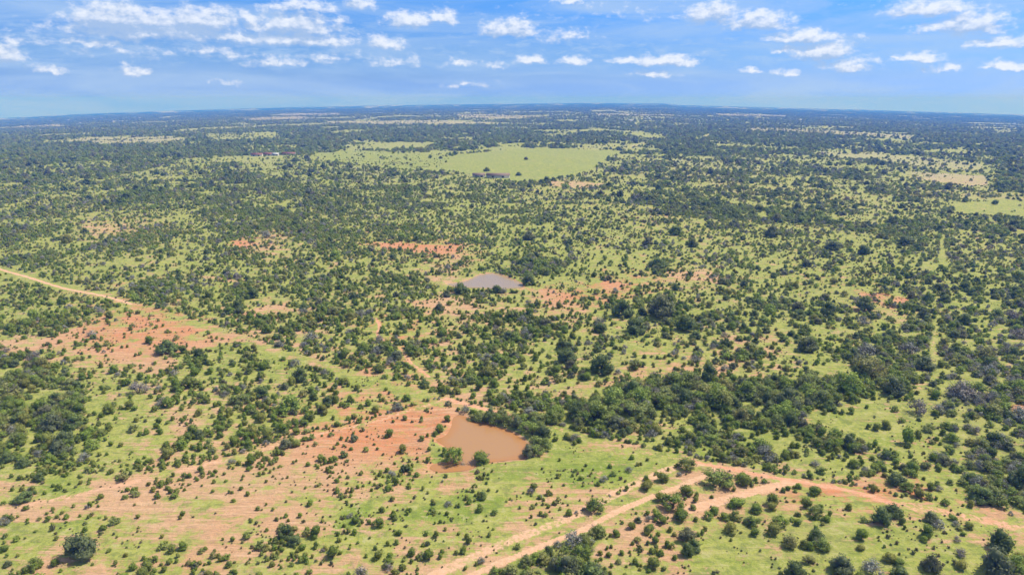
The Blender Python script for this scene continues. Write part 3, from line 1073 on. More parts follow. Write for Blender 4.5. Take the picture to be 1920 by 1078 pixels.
# ------------------------------------------------------------------ single trees that stand out in the photograph
NOTABLE = [  # kind, x, y of the foot, crown width in px, squash of height, label
    ('oak_tree', 141, 1056, 60, 1.05, "large dark grey-green oak alone near the bottom left corner, biggest crown on that slope"),
    ('oak_tree', 1132, 704, 47, 1.0, "big rounded dark green oak on open grass just above the long tree belt"),
    ('oak_tree', 1062, 683, 40, .9, "dark blue-green oak with a grey skirt, on grass left of the big rounded oak"),
    ('juniper_bush', 1706, 834, 28, 1.5, "pointed dark juniper alone on the light grass left of the right-hand thicket"),
    ('grey_shrub', 1727, 780, 38, 1.15, "hazy grey tree casting a long shadow on the grass left of the right-hand thicket"),
    ('mesquite_tree', 850, 872, 36, 1.25, "dark green tree standing on the left spit of the near brown pond"),
    ('grey_shrub', 866, 873, 22, 1.0, "pinkish grey bush beside the dark tree on the pond's left spit"),
    ('juniper_bush', 902, 872, 38, .75, "low wide green bush alone on the near shore of the brown pond"),
    ('mesquite_tree', 1116, 964, 38, .95, "round olive bush by itself between the two sandy tracks"),
    ('oak_tree', 308, 666, 44, .85, "wide dark clump of a tree above the bare pink strip on the left"),
    ('juniper_bush', 276, 645, 18, 1.0, "dark round bush just up-left of the wide dark tree by the pink strip"),
    ('grey_shrub', 253, 742, 40, .9, "pale blue-grey brush beside the green clearing on the left"),
    ('juniper_bush', 710, 700, 22, 1.0, "dark ball-shaped bush just above the grassy cleared line left of the gully"),
    ('juniper_bush', 759, 702, 16, 1.0, "dark bush at the foot of the red gully, right of the ball-shaped bush"),
    ('oak_tree', 795, 726, 20, 1.1, "dark grey-topped bush at the lower end of the red gully"),
    ('oak_tree', 742, 677, 24, 1.0, "dark tree immediately left of the red gully"),
    ('juniper_bush', 703, 776, 17, 1.0, "round dark bush on the upper edge of the orange slope left of the pond"),
    ('juniper_bush', 592, 697, 14, 1.0, "small dark round bush right beside the bare spot of the grassy cleared line"),
    ('juniper_bush', 823, 816, 20, 1.0, "green bush on the upper left bank of the near pond"),
    ('juniper_bush', 838, 794, 15, 1.0, "small green bush by the upper left corner of the near pond"),
    ('juniper_bush', 728, 822, 18, 1.2, "tall narrow bush on the orange slope left of the near pond"),
    ('juniper_bush', 759, 788, 12, .9, "lone dark bush high on the orange slope left of the near pond"),
    ('oak_tree', 1170, 597, 46, 1.0, "left of two broad dark oaks in the middle right scrub"),
    ('oak_tree', 1237, 600, 58, .95, "right and broadest of two broad dark grey oaks in the middle right scrub"),
    ('oak_tree', 1196, 628, 46, .8, "dark oak below the two broad oaks, towards the left"),
    ('oak_tree', 1290, 622, 46, .8, "dark oak below the two broad oaks, towards the right"),
    ('oak_tree', 993, 451, 27, .9, "round dark oak on light grass above the far pond's green thicket"),
    ('oak_tree', 1216, 462, 24, 1.0, "dark upright oak on pale grass in the middle distance, left of a similar grey one"),
    ('oak_tree', 1300, 464, 21, 1.0, "greyish round oak on pale grass right of the dark upright one"),
    ('oak_tree', 1268, 442, 26, .9, "oak between and above the dark upright oak and the greyish round oak"),
    ('oak_tree', 1452, 446, 34, .9, "large dark green oak clump right of centre on the far pale grass"),
    ('oak_tree', 1565, 470, 33, .7, "dark green spreading oak on pale grass on the right"),
    ('oak_tree', 1624, 478, 26, .9, "greyish oak on pale grass right of the spreading dark oak"),
    ('oak_tree', 1705, 460, 36, .6, "low wide oak at the upper edge of the pale clearing at right"),
    ('oak_tree', 1235, 503, 40, .6, "low wide dark oak above the bare orange patches in the middle right"),
    ('oak_tree', 1517, 661, 40, .95, "blue-grey oak on grass in the right middle with open ground below it"),
    ('oak_tree', 1500, 585, 26, .9, "blue-grey round tree on grass above the big blue-grey oak"),
    ('oak_tree', 1627, 585, 36, 1.0, "dark green oak with a grey neighbour below it, right of the blue-grey round tree"),
    ('grey_shrub', 1622, 611, 28, .9, "smoky grey tree touching the dark green oak above it"),
    ('oak_tree', 1562, 595, 38, .9, "blue-green oak left of the dark green and smoky grey pair"),
    ('grey_shrub', 1632, 672, 42, .9, "large pale blue-grey tree above the right part of the tree belt"),
    ('grey_shrub', 1710, 668, 44, .8, "pale grey tree next to the sandy path on the right"),
    ('oak_tree', 1680, 745, 44, 1.1, "tall dark tree at the right end of the tree belt"),
    ('mesquite_tree', 1290, 884, 34, .9, "leafy tree at the bend where the sandy tracks meet the red road"),
    ('juniper_bush', 1243, 905, 26, .8, "second dark bush of the row between the two sandy tracks, right of the first"),
    ('juniper_bush', 1212, 922, 25, .8, "first dark bush of the row between the two sandy tracks"),
    ('juniper_bush', 1290, 932, 30, .75, "dark bush under the sandy track, right of the row between the tracks"),
    ('juniper_bush', 1240, 942, 26, .8, "bush beneath the sandy track with an olive tree touching its right side"),
    ('mesquite_tree', 1266, 960, 44, .9, "olive tree with a grey left side below the sandy track"),
    ('juniper_bush', 1232, 972, 22, .8, "round dark bush below the sandy track, left of the olive tree"),
    ('juniper_bush', 1300, 957, 15, .8, "small dark round bush right of the olive tree below the sandy track"),
    ('juniper_bush', 1279, 980, 34, .7, "two-lobed dark bush on the grass edge below the olive tree"),
    ('juniper_bush', 1340, 966, 22, .8, "dark round bush on grass under the branching bare strip"),
    ('juniper_bush', 1383, 956, 38, .55, "long low dark bush just under the branching bare strip"),
    ('juniper_bush', 1419, 964, 28, .7, "slanting dark bush right of the long low bush"),
    ('mesquite_tree', 1352, 918, 56, .75, "widest leafy clump between the red road and the branching bare strip"),
    ('juniper_bush', 1395, 903, 28, .6, "low dark bush right of the widest leafy clump under the red road"),
    ('juniper_bush', 1184, 993, 18, .9, "small round bush at the upper right rim of the bottom thicket"),
    ('juniper_bush', 1156, 1008, 18, .9, "dark round bush touching the right end of the bottom thicket"),
    ('oak_tree', 1290, 1018, 36, .9, "dark double tree on the lower grass, right of the bottom thicket"),
    ('oak_tree', 1288, 1044, 30, 1.1, "dark tree right below the dark double tree on the lower grass"),
    ('juniper_bush', 1374, 1004, 30, .8, "dark oval bush alone on the grass at lower right centre"),
    ('juniper_bush', 1360, 977, 22, .7, "greyish bush above the dark oval bush at lower right centre"),
    ('juniper_bush', 1227, 1070, 30, .8, "dark round bush near the bottom edge right of the bottom thicket"),
    ('juniper_bush', 1532, 931, 28, .7, "dark domed bush just below the red road"),
    ('juniper_bush', 1514, 946, 21, .6, "brownish low bush below the dark domed bush by the red road"),
    ('juniper_bush', 1478, 920, 13, .8, "small bush closest to the lower edge of the red road, left of the domed one"),
    ('juniper_bush', 1452, 950, 26, 1.1, "green upright bush on the grass below the left end of the red road"),
    ('oak_tree', 1656, 985, 42, 1.0, "left half of the large dark double tree below the red road"),
    ('oak_tree', 1680, 972, 40, .8, "right half of the large dark double tree below the red road"),
    ('oak_tree', 1750, 981, 32, .8, "dark round bush right of the large double tree on the lower right slope"),
    ('juniper_bush', 1789, 977, 18, .7, "small dark bush on the bare strip of the lower right slope"),
    ('juniper_bush', 1740, 1010, 26, 1.2, "tall green bush on the lower right slope beneath the dark round bush"),
    ('juniper_bush', 1737, 1018, 17, .8, "small green bush at the foot of the tall green bush"),
    ('juniper_bush', 1619, 1015, 26, .9, "dark round bush on the grass below the large double tree"),
    ('juniper_bush', 1616, 1033, 18, .7, "small pointed bush under the dark round bush of the lower right grass"),
    ('juniper_bush', 1456, 1007, 30, .9, "dark round bush with an olive crown behind it, lower right grass"),
    ('mesquite_tree', 1466, 990, 30, .9, "olive crown behind the dark round bush on the lower right grass"),
    ('oak_tree', 1536, 1018, 34, .9, "dark tree with a grey fringe in the middle of the lower right grass"),
    ('mesquite_tree', 1546, 1035, 34, .9, "olive tree just below the dark tree with the grey fringe"),
    ('mesquite_tree', 1484, 1030, 34, .9, "olive and grey bushy tree left of the olive tree on the lower grass"),
    ('oak_tree', 1884, 1036, 52, 1.0, "wide dark tree on the right edge of the lower slope"),
    ('oak_tree', 1876, 1086, 64, 1.1, "largest dark tree in the bottom right corner"),
    ('mesquite_tree', 1912, 1080, 46, 1.0, "light green tree behind the largest one in the bottom right corner"),
    ('oak_tree', 1495, 1090, 46, .9, "dark tree cut by the bottom edge left of a taller greyish tree"),
    ('oak_tree', 1583, 1082, 46, 1.1, "tall grey-green tree near the bottom edge right of the dark one"),
    ('grey_shrub', 1642, 1082, 46, .9, "grey tree with brownish twigs near the bottom edge"),
    ('juniper_bush', 1672, 1058, 28, .8, "left bush of the dark slanting pair at the bottom right"),
    ('juniper_bush', 1690, 1064, 22, .7, "right bush of the dark slanting pair at the bottom right"),
    ('oak_tree', 1752, 1075, 38, 1.2, "tall bright-edged tree at the bottom between the slanting pair and the corner"),
    ('juniper_bush', 1808, 1070, 26, .8, "dark two-lobed bush at the bottom left of the corner trees"),
    ('oak_tree', 1694, 1090, 36, .8, "dark bush on the bottom edge right of the grey brown-twigged tree"),
    ('oak_tree', 1725, 790, 10, .8, "small shadowed bush at the foot of the hazy grey tree"),
    ('juniper_bush', 590, 1011, 26, 1.1, "dark bush on bright green grass low in the left centre"),
    ('juniper_bush', 622, 1050, 26, 1.1, "biggest dark bush near the bottom left of centre on bright grass"),
    ('juniper_bush', 664, 983, 20, .8, "dark bush in the middle of the bright green patch left of centre"),
    ('juniper_bush', 272, 1074, 24, 1.1, "dark upright bush at the bottom edge on the left"),
    ('oak_tree', 38, 945, 34, .7, "dark wide bush at the left edge above the bare slope"),
    ('grey_shrub', 495, 447, 26, .8, "purplish grey brush by the small red bare patch in the left distance"),
    ('oak_tree', 912, 322, 14, .8, "lone dark tree in the lower part of the big pale green field"),
    ('oak_tree', 986, 300, 9, .8, "lone dark tree in the upper middle of the big pale green field"),
    ('oak_tree', 972, 330, 12, .8, "dark tree by the brown shed at the lower edge of the pale green field"),
    ('oak_tree', 1868, 384, 12, 1.0, "lone tree on the upper edge of the pale field at far right"),
    ('oak_tree', 826, 298, 8, .9, "dark tree at the left tip of the big pale green field"),
]
# trees that ring the pond, and the hedge-like rows
RING = [(884, 790, 20), (898, 793, 24), (915, 796, 26), (933, 800, 28), (950, 803, 28), (968, 808, 28), (985, 815, 28), (1000, 824, 32), (1016, 832, 34),
        (1022, 848, 30), (1004, 846, 30), (992, 860, 26), (1008, 858, 26), (940, 792, 24), (920, 788, 22), (962, 796, 24), (980, 802, 26), (1000, 808, 26), (900, 786, 18), (1014, 815, 26)]

plants = []   # kind, x, y, z, dia, hs, hero label/group
for (k, u, v, w, hs, lab) in NOTABLE:
    x, y = px_to_world(np.array([u]), np.array([v]))
    z = ground_z(x, y)
    dep = world_to_px(x, y, z)[2]
    dia = w * dep[0] / FPX * 1.08
    y2 = y[0] + dia * .30       # the foot stands behind the lower edge of the crown
    plants.append([k, x[0], y2, float(ground_z(x, np.array([y2]))[0]), dia, hs, lab, None])
for i, (u, v, w) in enumerate(RING):
    x, y = px_to_world(np.array([u]), np.array([v]))
    z = ground_z(x, y)
    dep = world_to_px(x, y, z)[2]
    dia = w * dep[0] / FPX * 1.1
    k = ['mesquite_tree', 'mesquite_tree', 'oak_tree'][i % 3]
    plants.append([k, x[0], y[0] + dia * .35, float(z[0]), dia, .95 + .1 * (i % 3),
                   None, 'ring'])
n_fixed = len(plants)

# ------------------------------------------------------------------ scattered growth
taken = np.array([[p[1], p[2], p[4] * .42] for p in plants])


def scatter():
    rg = np.random.default_rng(5)
    out = []
    # bands outwards
    edges = [75, 150, 230, 330, 470, 680, 1000, 1500, 2200, 3300, 5000, 7500, 11000]
    for bi in range(len(edges) - 1):
        r0, r1 = edges[bi], edges[bi + 1]
        rm = .5 * (r0 + r1)
        step = 1.35 if rm < 400 else 2.0 if rm < 800 else 3.4 if rm < 1800 else 7 if rm < 4000 else 14
        azm = math.radians(43)
        area = azm * (r1 ** 2 - r0 ** 2)
        n = int(area / step ** 2)
        n = min(n, 900000)
        rr = np.sqrt(rg.uniform(r0 ** 2, r1 ** 2, n))
        aa = rg.uniform(-azm, azm, n)
        x = rr * np.sin(aa)
        y = rr * np.cos(aa)
        z = ground_z(x, y)
        D, S, Lw, Rd, road, rcol, pond, u, v, dep = survey(x, y, z)
        keep = (D > .005) & (v < 1180)
        x, y, z, D, S, u, v, dep, rr = [q[keep] for q in (x, y, z, D, S, u, v, dep, rr)]
        n = len(x)
        # size: metres of crown width
        smallzone = smooth(v, 820, 880) * (1 - smooth(u, 1180, 1300))
        smallzone = np.maximum(smallzone, smooth(S, .55, .8) * smooth(v, 480, 560) * .7)
        base = np.exp(rg.normal(0, .36, n))
        dense = smooth(D, .72, .9)
        dia = base * (2.1 + .9 * smooth(480 - v, -120, 60) + 1.9 * smooth(380 - v, -20, 60)) * (1 - .34 * smallzone) * (1 + .16 * smooth(v, 520, 620)) * (.74 + .26 * smooth(v, 430, 600)) * (1 + .75 * dense)
        # kinds
        pick = rg.uniform(0, 1, n)
        grey_n = fbm(x / 32 + 9, y / 32 + 3, 2)
        rightstrip = smooth(u, 1720, 1780) * smooth(v, 600, 660)
        p_oak = .05 + .14 * smooth(u, 900, 1100) * (1 - smooth(v, 680, 760)) + .15 * dense + .12 * smooth(430 - v, 0, 60)
        p_mesq = .20 + .50 * dense + .18 * smooth(u, 1150, 1400) + .2 * smooth(560 - v, 0, 100)
        p_grey = .05 + .14 * smooth(grey_n, .56, .70) + .30 * rightstrip
        kind = np.zeros(n, int)
        kind = np.where(pick < p_oak, 2, kind)
        kind = np.where((pick >= p_oak) & (pick < p_oak + p_mesq), 1, kind)
        kind = np.where((pick >= p_oak + p_mesq) & (pick < p_oak + p_mesq + p_grey), 3, kind)
        dia = dia * np.choose(kind, [1.0, 1.30, 1.85 - .55 * dense, 1.45])
        dia = np.clip(dia, .55, 12)
        h = dia * np.choose(kind, [.80, .72, .78, .62])
        # visible footprint of one plant at this grazing angle (crown + what it hides + shadow)
        tg = (CAM_H - z) / rr
        A = .70 * dia ** 2 + .62 * dia * h / np.maximum(tg, .004) * .75 + .35 * dia * h * .7
        cs = min(max(rm / 22, 9), 140)
        cl = fbm(x / cs + 5, y / cs, 2)
        De = np.clip(D * (1 - .06 * smooth(620 - v, 0, 80) + .17 * smooth(850 - u, 0, 200) * smooth(v, 280, 300) * smooth(500 - v, 0, 50)) * (1 + 1.6 * (cl - .5)) + (D > .12) * (cl - .5) * .4, 0, .975)
        De = np.where(D > .85, np.maximum(De, .9), De)
        lam = -np.log(1 - De) / A * (1.35 + .05 * smooth(640 - v, 0, 200) + .45 * smooth(v, 520, 600) * smooth(870 - v, 0, 60))
        cell = area / max(1, int(min(area / step ** 2, 900000)))
        acc = rg.uniform(0, 1, n) < lam * cell
        x, y, z, dia, kind, D, u, v, dep = [q[acc] for q in (x, y, z, dia, kind, D, u, v, dep)]
        out.append(np.stack([x, y, z, dia, kind, D, u, v, dep], 1))
    return np.concatenate(out)


SC = scatter()
d = np.ones(len(SC), bool)
for (tx, ty, tr) in taken:
    d &= np.hypot(SC[:, 0] - tx, SC[:, 1] - ty) > tr + SC[:, 3] * .25
SC = SC[d]

# rows of low brush along boundaries
def row_along(pts, spacing, dia, off, seed, kinds=(0, 0, 3, 1)):
    rg = np.random.default_rng(seed)
    P = catmull(PW(pts), 6, False)
    seg = np.hypot(*(P[1:] - P[:-1]).T)
    L = seg.sum()
    s = np.arange(0, L, spacing) + rg.uniform(-.4, .4, int(np.ceil(L / spacing))) * spacing
    cs = np.concatenate([[0], np.cumsum(seg)])
    x = np.interp(s, cs, P[:, 0]) + rg.normal(0, .35, len(s)) + off[0]
    y = np.interp(s, cs, P[:, 1]) + rg.normal(0, .5, len(s)) + off[1]
    z = ground_z(x, y)
    dd = dia * np.exp(rg.normal(0, .3, len(s)))
    kk = rg.choice(kinds, len(s))
    u, v, dep = world_to_px(x, y, z)
    return np.stack([x, y, z, dd, kk, np.full(len(s), .5), u, v, dep], 1)


ROWSCR = np.concatenate([
    row_along([(360, 876), (470, 846), (560, 818), (690, 789), (835, 745)], 1.3, 1.3, (0, 1.6), 1),
    row_along([(845, 748), (900, 763), (950, 778)], 1.2, 1.2, (0, 1.4), 2),
    row_along([(1020, 792), (1100, 816), (1200, 840), (1300, 860), (1400, 880), (1500, 898), (1600, 915), (1700, 938)], 1.25, 1.35, (0, 1.9), 3),
    row_along([(1275, 872), (1180, 915), (1120, 948), (1060, 972)], 2.1, 1.1, (0, .5), 4),
    row_along([(842, 546), (880, 548), (930, 549), (975, 549)], 2.6, 3.0, (0, 0), 9, (0, 1, 0, 2)),
    row_along([(740, 708), (800, 730), (830, 742)], 1.6, 1.1, (0, 1.5), 5),
    row_along([(560, 668), (470, 640), (380, 608)], 2.2, 1.5, (0, 4.5), 6),
])
SC = np.concatenate([SC, ROWSCR])


# ------------------------------------------------------------------ place phrases for labels
def place_phrase(u, v, D):
    dense = D > .72
    if v < 262:
        return "in the hazy woods just under the horizon"
    if v < 345:
        if u < 560:
            return "in the far left woods"
        if u < 1180:
            return "around the big pale green field"
        return "in the far right woods"
    if v < 470:
        if u < 620:
            return "in the scrub of the left distance"
        if u < 1180:
            return "between the pale field and the far pond"
        return "on the pale grass of the right distance"
    if v < 560:
        if u < 600:
            return "above the light dirt track on the left"
        if 760 < u < 1120:
            return "around the far grey-brown pond"
        if u < 760:
            return "left of the far pond"
        return "right of the far pond"
    if v < 700:
        if u < 400:
            return "by the bare pink strip on the left"
        if u < 700:
            return "left of the red gully"
        if u < 960:
            return "around and right of the red gully"
        if u < 1480:
            return "on open grass above the tree belt"
        return "beside the narrow sandy path at right"
    if v < 860:
        if u < 190 and dense:
            return "in the dense thicket at the left edge"
        if u < 600:
            return "on the left slope below the track"
        if u < 830:
            return "on the orange slope by the pond"
        if u < 1050:
            return "close around the near brown pond"
        if u < 1500:
            return "in the tree belt right of the pond"
        if u < 1745:
            return "in the clearing beside the right thicket"
        return "in the right-hand thicket"
    if u < 620:
        return "on the bare pink slope at the lower left"
    if u < 1010:
        return "on bright grass below the near pond"
    if u < 1180 and dense:
        return "in the thicket at the bottom edge"
    if u < 1260:
        return "near the two sandy bottom tracks"
    if v < 930:
        if u < 1740:
            return "along the red dirt road on the right"
        return "in the lower right thicket"
    return "on the grassy slope at the lower right"


LOOK = {
    'juniper_bush': (("dark juniper bush", "dark juniper bushes"), "bush"),
    'mesquite_tree': (("olive mesquite", "olive mesquites"), "tree"),
    'oak_tree': (("bluish oak", "bluish oaks"), "tree"),
    'grey_shrub': (("grey shrub", "grey shrubs"), "shrub"),
}
proto = {}
ORD = ('leftmost', 'second', 'third', 'fourth', 'fifth', 'sixth', 'seventh', 'eighth', 'ninth', 'tenth', 'eleventh', 'twelfth', 'thirteenth', 'fourteenth')


def plant_instance(kind, var, loc, dia, hs, rot, label, group):
    key = (kind, var)
    if key not in proto:
        root = bpy.data.objects.new(kind, None)
        root.empty_display_size = .5
        C.objects.link(root)
        cr = bpy.data.objects.new("crown", CROWN[kind][var])
        cr.parent = root
        C.objects.link(cr)
        tr = bpy.data.objects.new("trunk", TRUNK[kind][var])
        tr.parent = root
        C.objects.link(tr)
        proto[key] = (root, cr, tr)
    else:
        r0, c0, t0 = proto[key]
        root = r0.copy()
        C.objects.link(root)
        for ch in (c0, t0):
            c = ch.copy()
            c.parent = root
            C.objects.link(c)
    root.location = loc
    root.rotation_euler = (0, 0, rot)
    root.scale = (dia, dia, dia * hs)
    root['label'] = label
    root['category'] = LOOK[kind][1]
    if group:
        root['group'] = group
    elif 'group' in root:
        del root['group']
    return root


rg = np.random.default_rng(99)
count = {k: 0 for k in KINDS}
for (k, x, y, z, dia, hs, lab, g) in plants:
    if g == 'ring':
        ringers = sorted([p for p in plants if p[7] == 'ring' and p[0] == k], key=lambda p: p[1])
        q = [p[1] for p in ringers].index(x)
        w_ = ORD[q] if q < len(ringers) - 1 else "rightmost"
        lab = {'mesquite_tree': w_ + " from the left of the leafy green trees on the near pond's far bank",
               'oak_tree': w_ + " from the left of the dark trees on the near pond's far bank"}[k].replace("most from the left", "most")
        grp_name = {'mesquite_tree': "leafy trees along the near pond's far bank", 'oak_tree': "dark trees along the near pond's far bank"}[k]
    else:
        grp_name = None
    plant_instance(k, int(rg.integers(NVAR)), (x, y, z), dia, hs, rg.uniform(0, 6.28), lab, grp_name)
    count[k] += 1

size_px = SC[:, 3] * FPX / SC[:, 8]
inframe = (SC[:, 6] > -5) & (SC[:, 6] < 1925) & (SC[:, 7] < 1085)
stuff = []
for ki, k in enumerate(KINDS):
    sel = np.where((SC[:, 4] == ki) & inframe)[0]
    order = sel[np.argsort(-size_px[sel])]
    n_ind = 298 - count[k]
    top = order[:n_ind]
    med = np.median(SC[top, 3])
    noun, nouns = LOOK[k][0]
    groups = {}
    for i in top:
        x, y, z, dia, kk, D, u, v, dep = SC[i]
        sz = "big" if dia > med * 1.2 else ("small" if dia < med * .8 else "mid-sized")
        groups.setdefault((sz, place_phrase(u, v, D)), []).append(i)
    for (sz, ph), ids in groups.items():
        sub = {}
        us, vs_ = SC[ids, 6], SC[ids, 7]
        if len(ids) > 7:
            nc = 3 if len(ids) <= 60 else 5
            names = ("left", "middle", "right") if nc == 3 else ("far left", "left", "middle", "right", "far right")
            qu = np.quantile(us, np.arange(1, nc) / nc)
            nr = 1 if len(ids) <= 21 else 2
            mv = np.median(vs_)
            for i in ids:
                c = int(np.searchsorted(qu, SC[i, 6]))
                key = names[c] + " part"
                if nr == 2:
                    key = ("upper " if SC[i, 7] < mv else "lower ") + names[c] + " part"
                sub.setdefault(key, []).append(i)
        else:
            sub[""] = ids
        for key, jds in sub.items():
            jds = sorted(jds, key=lambda j: SC[j, 6])
            n = len(jds)
            tail = (", " + key) if key else ""
            for q, i in enumerate(jds):
                x, y, z, dia, kk, D, u, v, dep = SC[i]
                if n == 1:
                    lab = f"{sz} {noun} {ph}{tail}"
                elif n <= 14:
                    o_ = ORD[q] if q < n - 1 else "rightmost"
                    lab = f"{o_} {sz} {noun} {ph}{tail}"
                else:
                    lab = f"{sz} {noun} {ph}{tail}"
                plant_instance(k, int(rg.integers(NVAR)), (x, y, z - dia * .02), dia, rg.uniform(.82, 1.15), rg.uniform(0, 6.28), lab, f"{sz} {nouns} {ph}{tail}")
    rest = np.setdiff1d(np.where(SC[:, 4] == ki)[0], top)
    stuff.append((k, rest))


# ------------------------------------------------------------------ the rest of each kind: one object, instanced by geometry nodes
def instancer(name, protos, mats, P, rot, scl, idx, label, cat):
    """protos: list of (V, F4, F3); all in one mesh with the points, split apart by 'variant'"""
    V = []
    F4 = []
    F3 = []
    var = []
    nv = 0
    for i, (v, f4, f3) in enumerate(protos):
        V.append(v)
        F4.append(np.asarray(f4) + nv)
        if len(f3):
            F3.append(np.asarray(f3) + nv)
        var.append(np.full(len(v), i + 1))
        nv += len(v)
    npt = len(P)
    V.append(P)
    var.append(np.zeros(npt))
    me = mesh_np(name, np.concatenate(V), np.concatenate(F4), np.concatenate(F3) if F3 else None, mats=mats)
    a = me.attributes.new('variant', 'INT', 'POINT')
    a.data.foreach_set('value', np.concatenate(var).astype(np.int32))
    z = np.zeros((nv, 3))
    a = me.attributes.new('turn', 'FLOAT_VECTOR', 'POINT')
    a.data.foreach_set('vector', np.concatenate([z, rot]).astype(np.float32).ravel())
    a = me.attributes.new('size', 'FLOAT_VECTOR', 'POINT')
    a.data.foreach_set('vector', np.concatenate([z, scl]).astype(np.float32).ravel())
    a = me.attributes.new('pick', 'INT', 'POINT')
    a.data.foreach_set('value', np.concatenate([np.zeros(nv), idx]).astype(np.int32))
    o = bpy.data.objects.new(name, me)
    C.objects.link(o)
    ng = bpy.data.node_groups.new(name + "_spread", 'GeometryNodeTree')
    ng.interface.new_socket('Geometry', in_out='INPUT', socket_type='NodeSocketGeometry')
    ng.interface.new_socket('Geometry', in_out='OUTPUT', socket_type='NodeSocketGeometry')
    a_in = ng.nodes.new('NodeGroupInput')
    a_out = ng.nodes.new('NodeGroupOutput')

    def named(nm, ty):
        n = ng.nodes.new('GeometryNodeInputNamedAttribute')
        n.data_type = ty
        n.inputs['Name'].default_value = nm
        return [s for s in n.outputs if s.enabled and s.name == 'Attribute'][0]
    vs = named('variant', 'INT')
    join = ng.nodes.new('GeometryNodeJoinGeometry')

    def separate(val):
        cmp_ = ng.nodes.new('FunctionNodeCompare')
        cmp_.data_type = 'INT'
        cmp_.operation = 'EQUAL'
        ins = [s for s in cmp_.inputs if s.enabled]
        ng.links.new(vs, ins[0])
        ins[1].default_value = val
        sp = ng.nodes.new('GeometryNodeSeparateGeometry')
        sp.domain = 'POINT'
        ng.links.new(a_in.outputs[0], sp.inputs['Geometry'])
        ng.links.new(cmp_.outputs[0], sp.inputs['Selection'])
        return sp.outputs['Selection']
    for i in range(len(protos)):
        gti = ng.nodes.new('GeometryNodeGeometryToInstance')
        ng.links.new(separate(i + 1), gti.inputs[0])
        ng.links.new(gti.outputs[0], join.inputs[0])
    iop = ng.nodes.new('GeometryNodeInstanceOnPoints')
    ng.links.new(separate(0), iop.inputs['Points'])
    ng.links.new(join.outputs[0], iop.inputs['Instance'])
    iop.inputs['Pick Instance'].default_value = True
    ng.links.new(named('pick', 'INT'), iop.inputs['Instance Index'])
    ng.links.new(named('turn', 'FLOAT_VECTOR'), iop.inputs['Rotation'])
    ng.links.new(named('size', 'FLOAT_VECTOR'), iop.inputs['Scale'])
    ng.links.new(iop.outputs[0], a_out.inputs[0])
    md = o.modifiers.new("spread", 'NODES')
    md.node_group = ng
    tag(o, label, cat, kind='stuff')
    return o


STUFF_LABEL = {
    'juniper_bush': ("juniper_scrub", "countless smaller dark green juniper bushes dotted over the whole plain", "scrub"),
    'mesquite_tree': ("mesquite_woodland", "countless smaller olive green mesquite trees spread over the plain to the horizon", "woodland"),
    'oak_tree': ("oak_woodland", "countless smaller dark oaks scattered over the far plain", "woodland"),
    'grey_shrub': ("grey_brush", "countless smaller pale grey shrubs scattered among the green ones", "brush"),
}
for k, rest in stuff:
    ki = KINDS.index(k)
    S_ = SC[rest]
    px = S_[:, 3] * FPX / S_[:, 8]
    protos = [make_crown(k, 900 + 10 * ki + s, 260, .060) for s in range(3)] + [make_crown(k, 950 + 10 * ki + s, 70, .11) for s in range(3)]
    idx = np.where(px > 7, rg.integers(0, 3, len(rest)), rg.integers(3, 6, len(rest)))
    idx = 5 - idx
    rot = np.zeros((len(rest), 3))
    rot[:, 2] = rg.uniform(0, 6.28, len(rest))
    hs = rg.uniform(.8, 1.15, len(rest))
    scl = np.stack([S_[:, 3], S_[:, 3], S_[:, 3] * hs], 1)
    nm, lab, cat = STUFF_LABEL[k]
    instancer(nm, protos, [M_LEAF[k]], S_[:, :3] - [0, 0, .03], rot, scl, idx, lab, cat)
    print(nm, len(rest))


# low weeds and seedlings near the camera
def weeds(name, n, r0, r1, size, nleaf, seed, label):
    rg = np.random.default_rng(seed)
    azm = math.radians(41)
    rr = np.sqrt(rg.uniform(r0 ** 2, r1 ** 2, n))
    aa = rg.uniform(-azm, azm, n)
    x = rr * np.sin(aa)
    y = rr * np.cos(aa)
    z = ground_z(x, y)
    D, S, Lw, Rd, road, rcol, pond, u, v, dep = survey(x, y, z)
    c = fbm(x / (7 if r1 < 500 else 22) + 3, y / (7 if r1 < 500 else 22), 3)
    p = (.34 if r1 < 500 else .5 * smooth(D, .03, .2)) * smooth(c, .42, .68) * (1 - road) * (~pond) * (.65 + Lw)
    keep = (rg.uniform(0, 1, n) < p) & (v < 1100)
    x, y, z = x[keep], y[keep], z[keep]
    m = len(x)
    dia = size * np.exp(rg.normal(0, .40, m))
    protos = [make_crown('weed', 1300 + s, nleaf, .13 if nleaf > 40 else .19) for s in range(4)]
    rot = np.zeros((m, 3))
    rot[:, 2] = rg.uniform(0, 6.28, m)
    scl = np.stack([dia, dia, dia * rg.uniform(.7, 1.3, m)], 1)
    instancer(name, protos, [M_LEAF['weed']], np.stack([x, y, z - .02], 1), rot, scl, rg.integers(0, 4, m),
              label, "weeds")
    print("weeds", m)


weeds("low_weeds", 90000, 105, 420, .55, 60, 21, "low weeds and seedlings growing in tufts over the nearer grass and bare soil")
weeds("low_scrub", 170000, 420, 1250, 1.15, 26, 22, "knee-high scrub growing between the bushes of the middle distance")

# ------------------------------------------------------------------ far buildings
M_WALL = plain_material("painted_wall", (.50, .47, .42), (.62, .60, .55), 3)
M_WHITE = plain_material("white_wall", (.72, .72, .70), (.80, .80, .78), 3)
M_ROOF_R = plain_material("rust_red_roof", (.22, .09, .06), (.17, .075, .05), 4, .6)
M_ROOF_G = plain_material("pale_metal_roof", (.38, .38, .37), (.46, .46, .45), 4, .6)
M_ROOF_B = plain_material("brown_roof", (.16, .11, .08), (.23, .16, .11), 4, .7)
M_DOOR = plain_material("dark_door", (.05, .045, .04), (.08, .07, .06), 4)


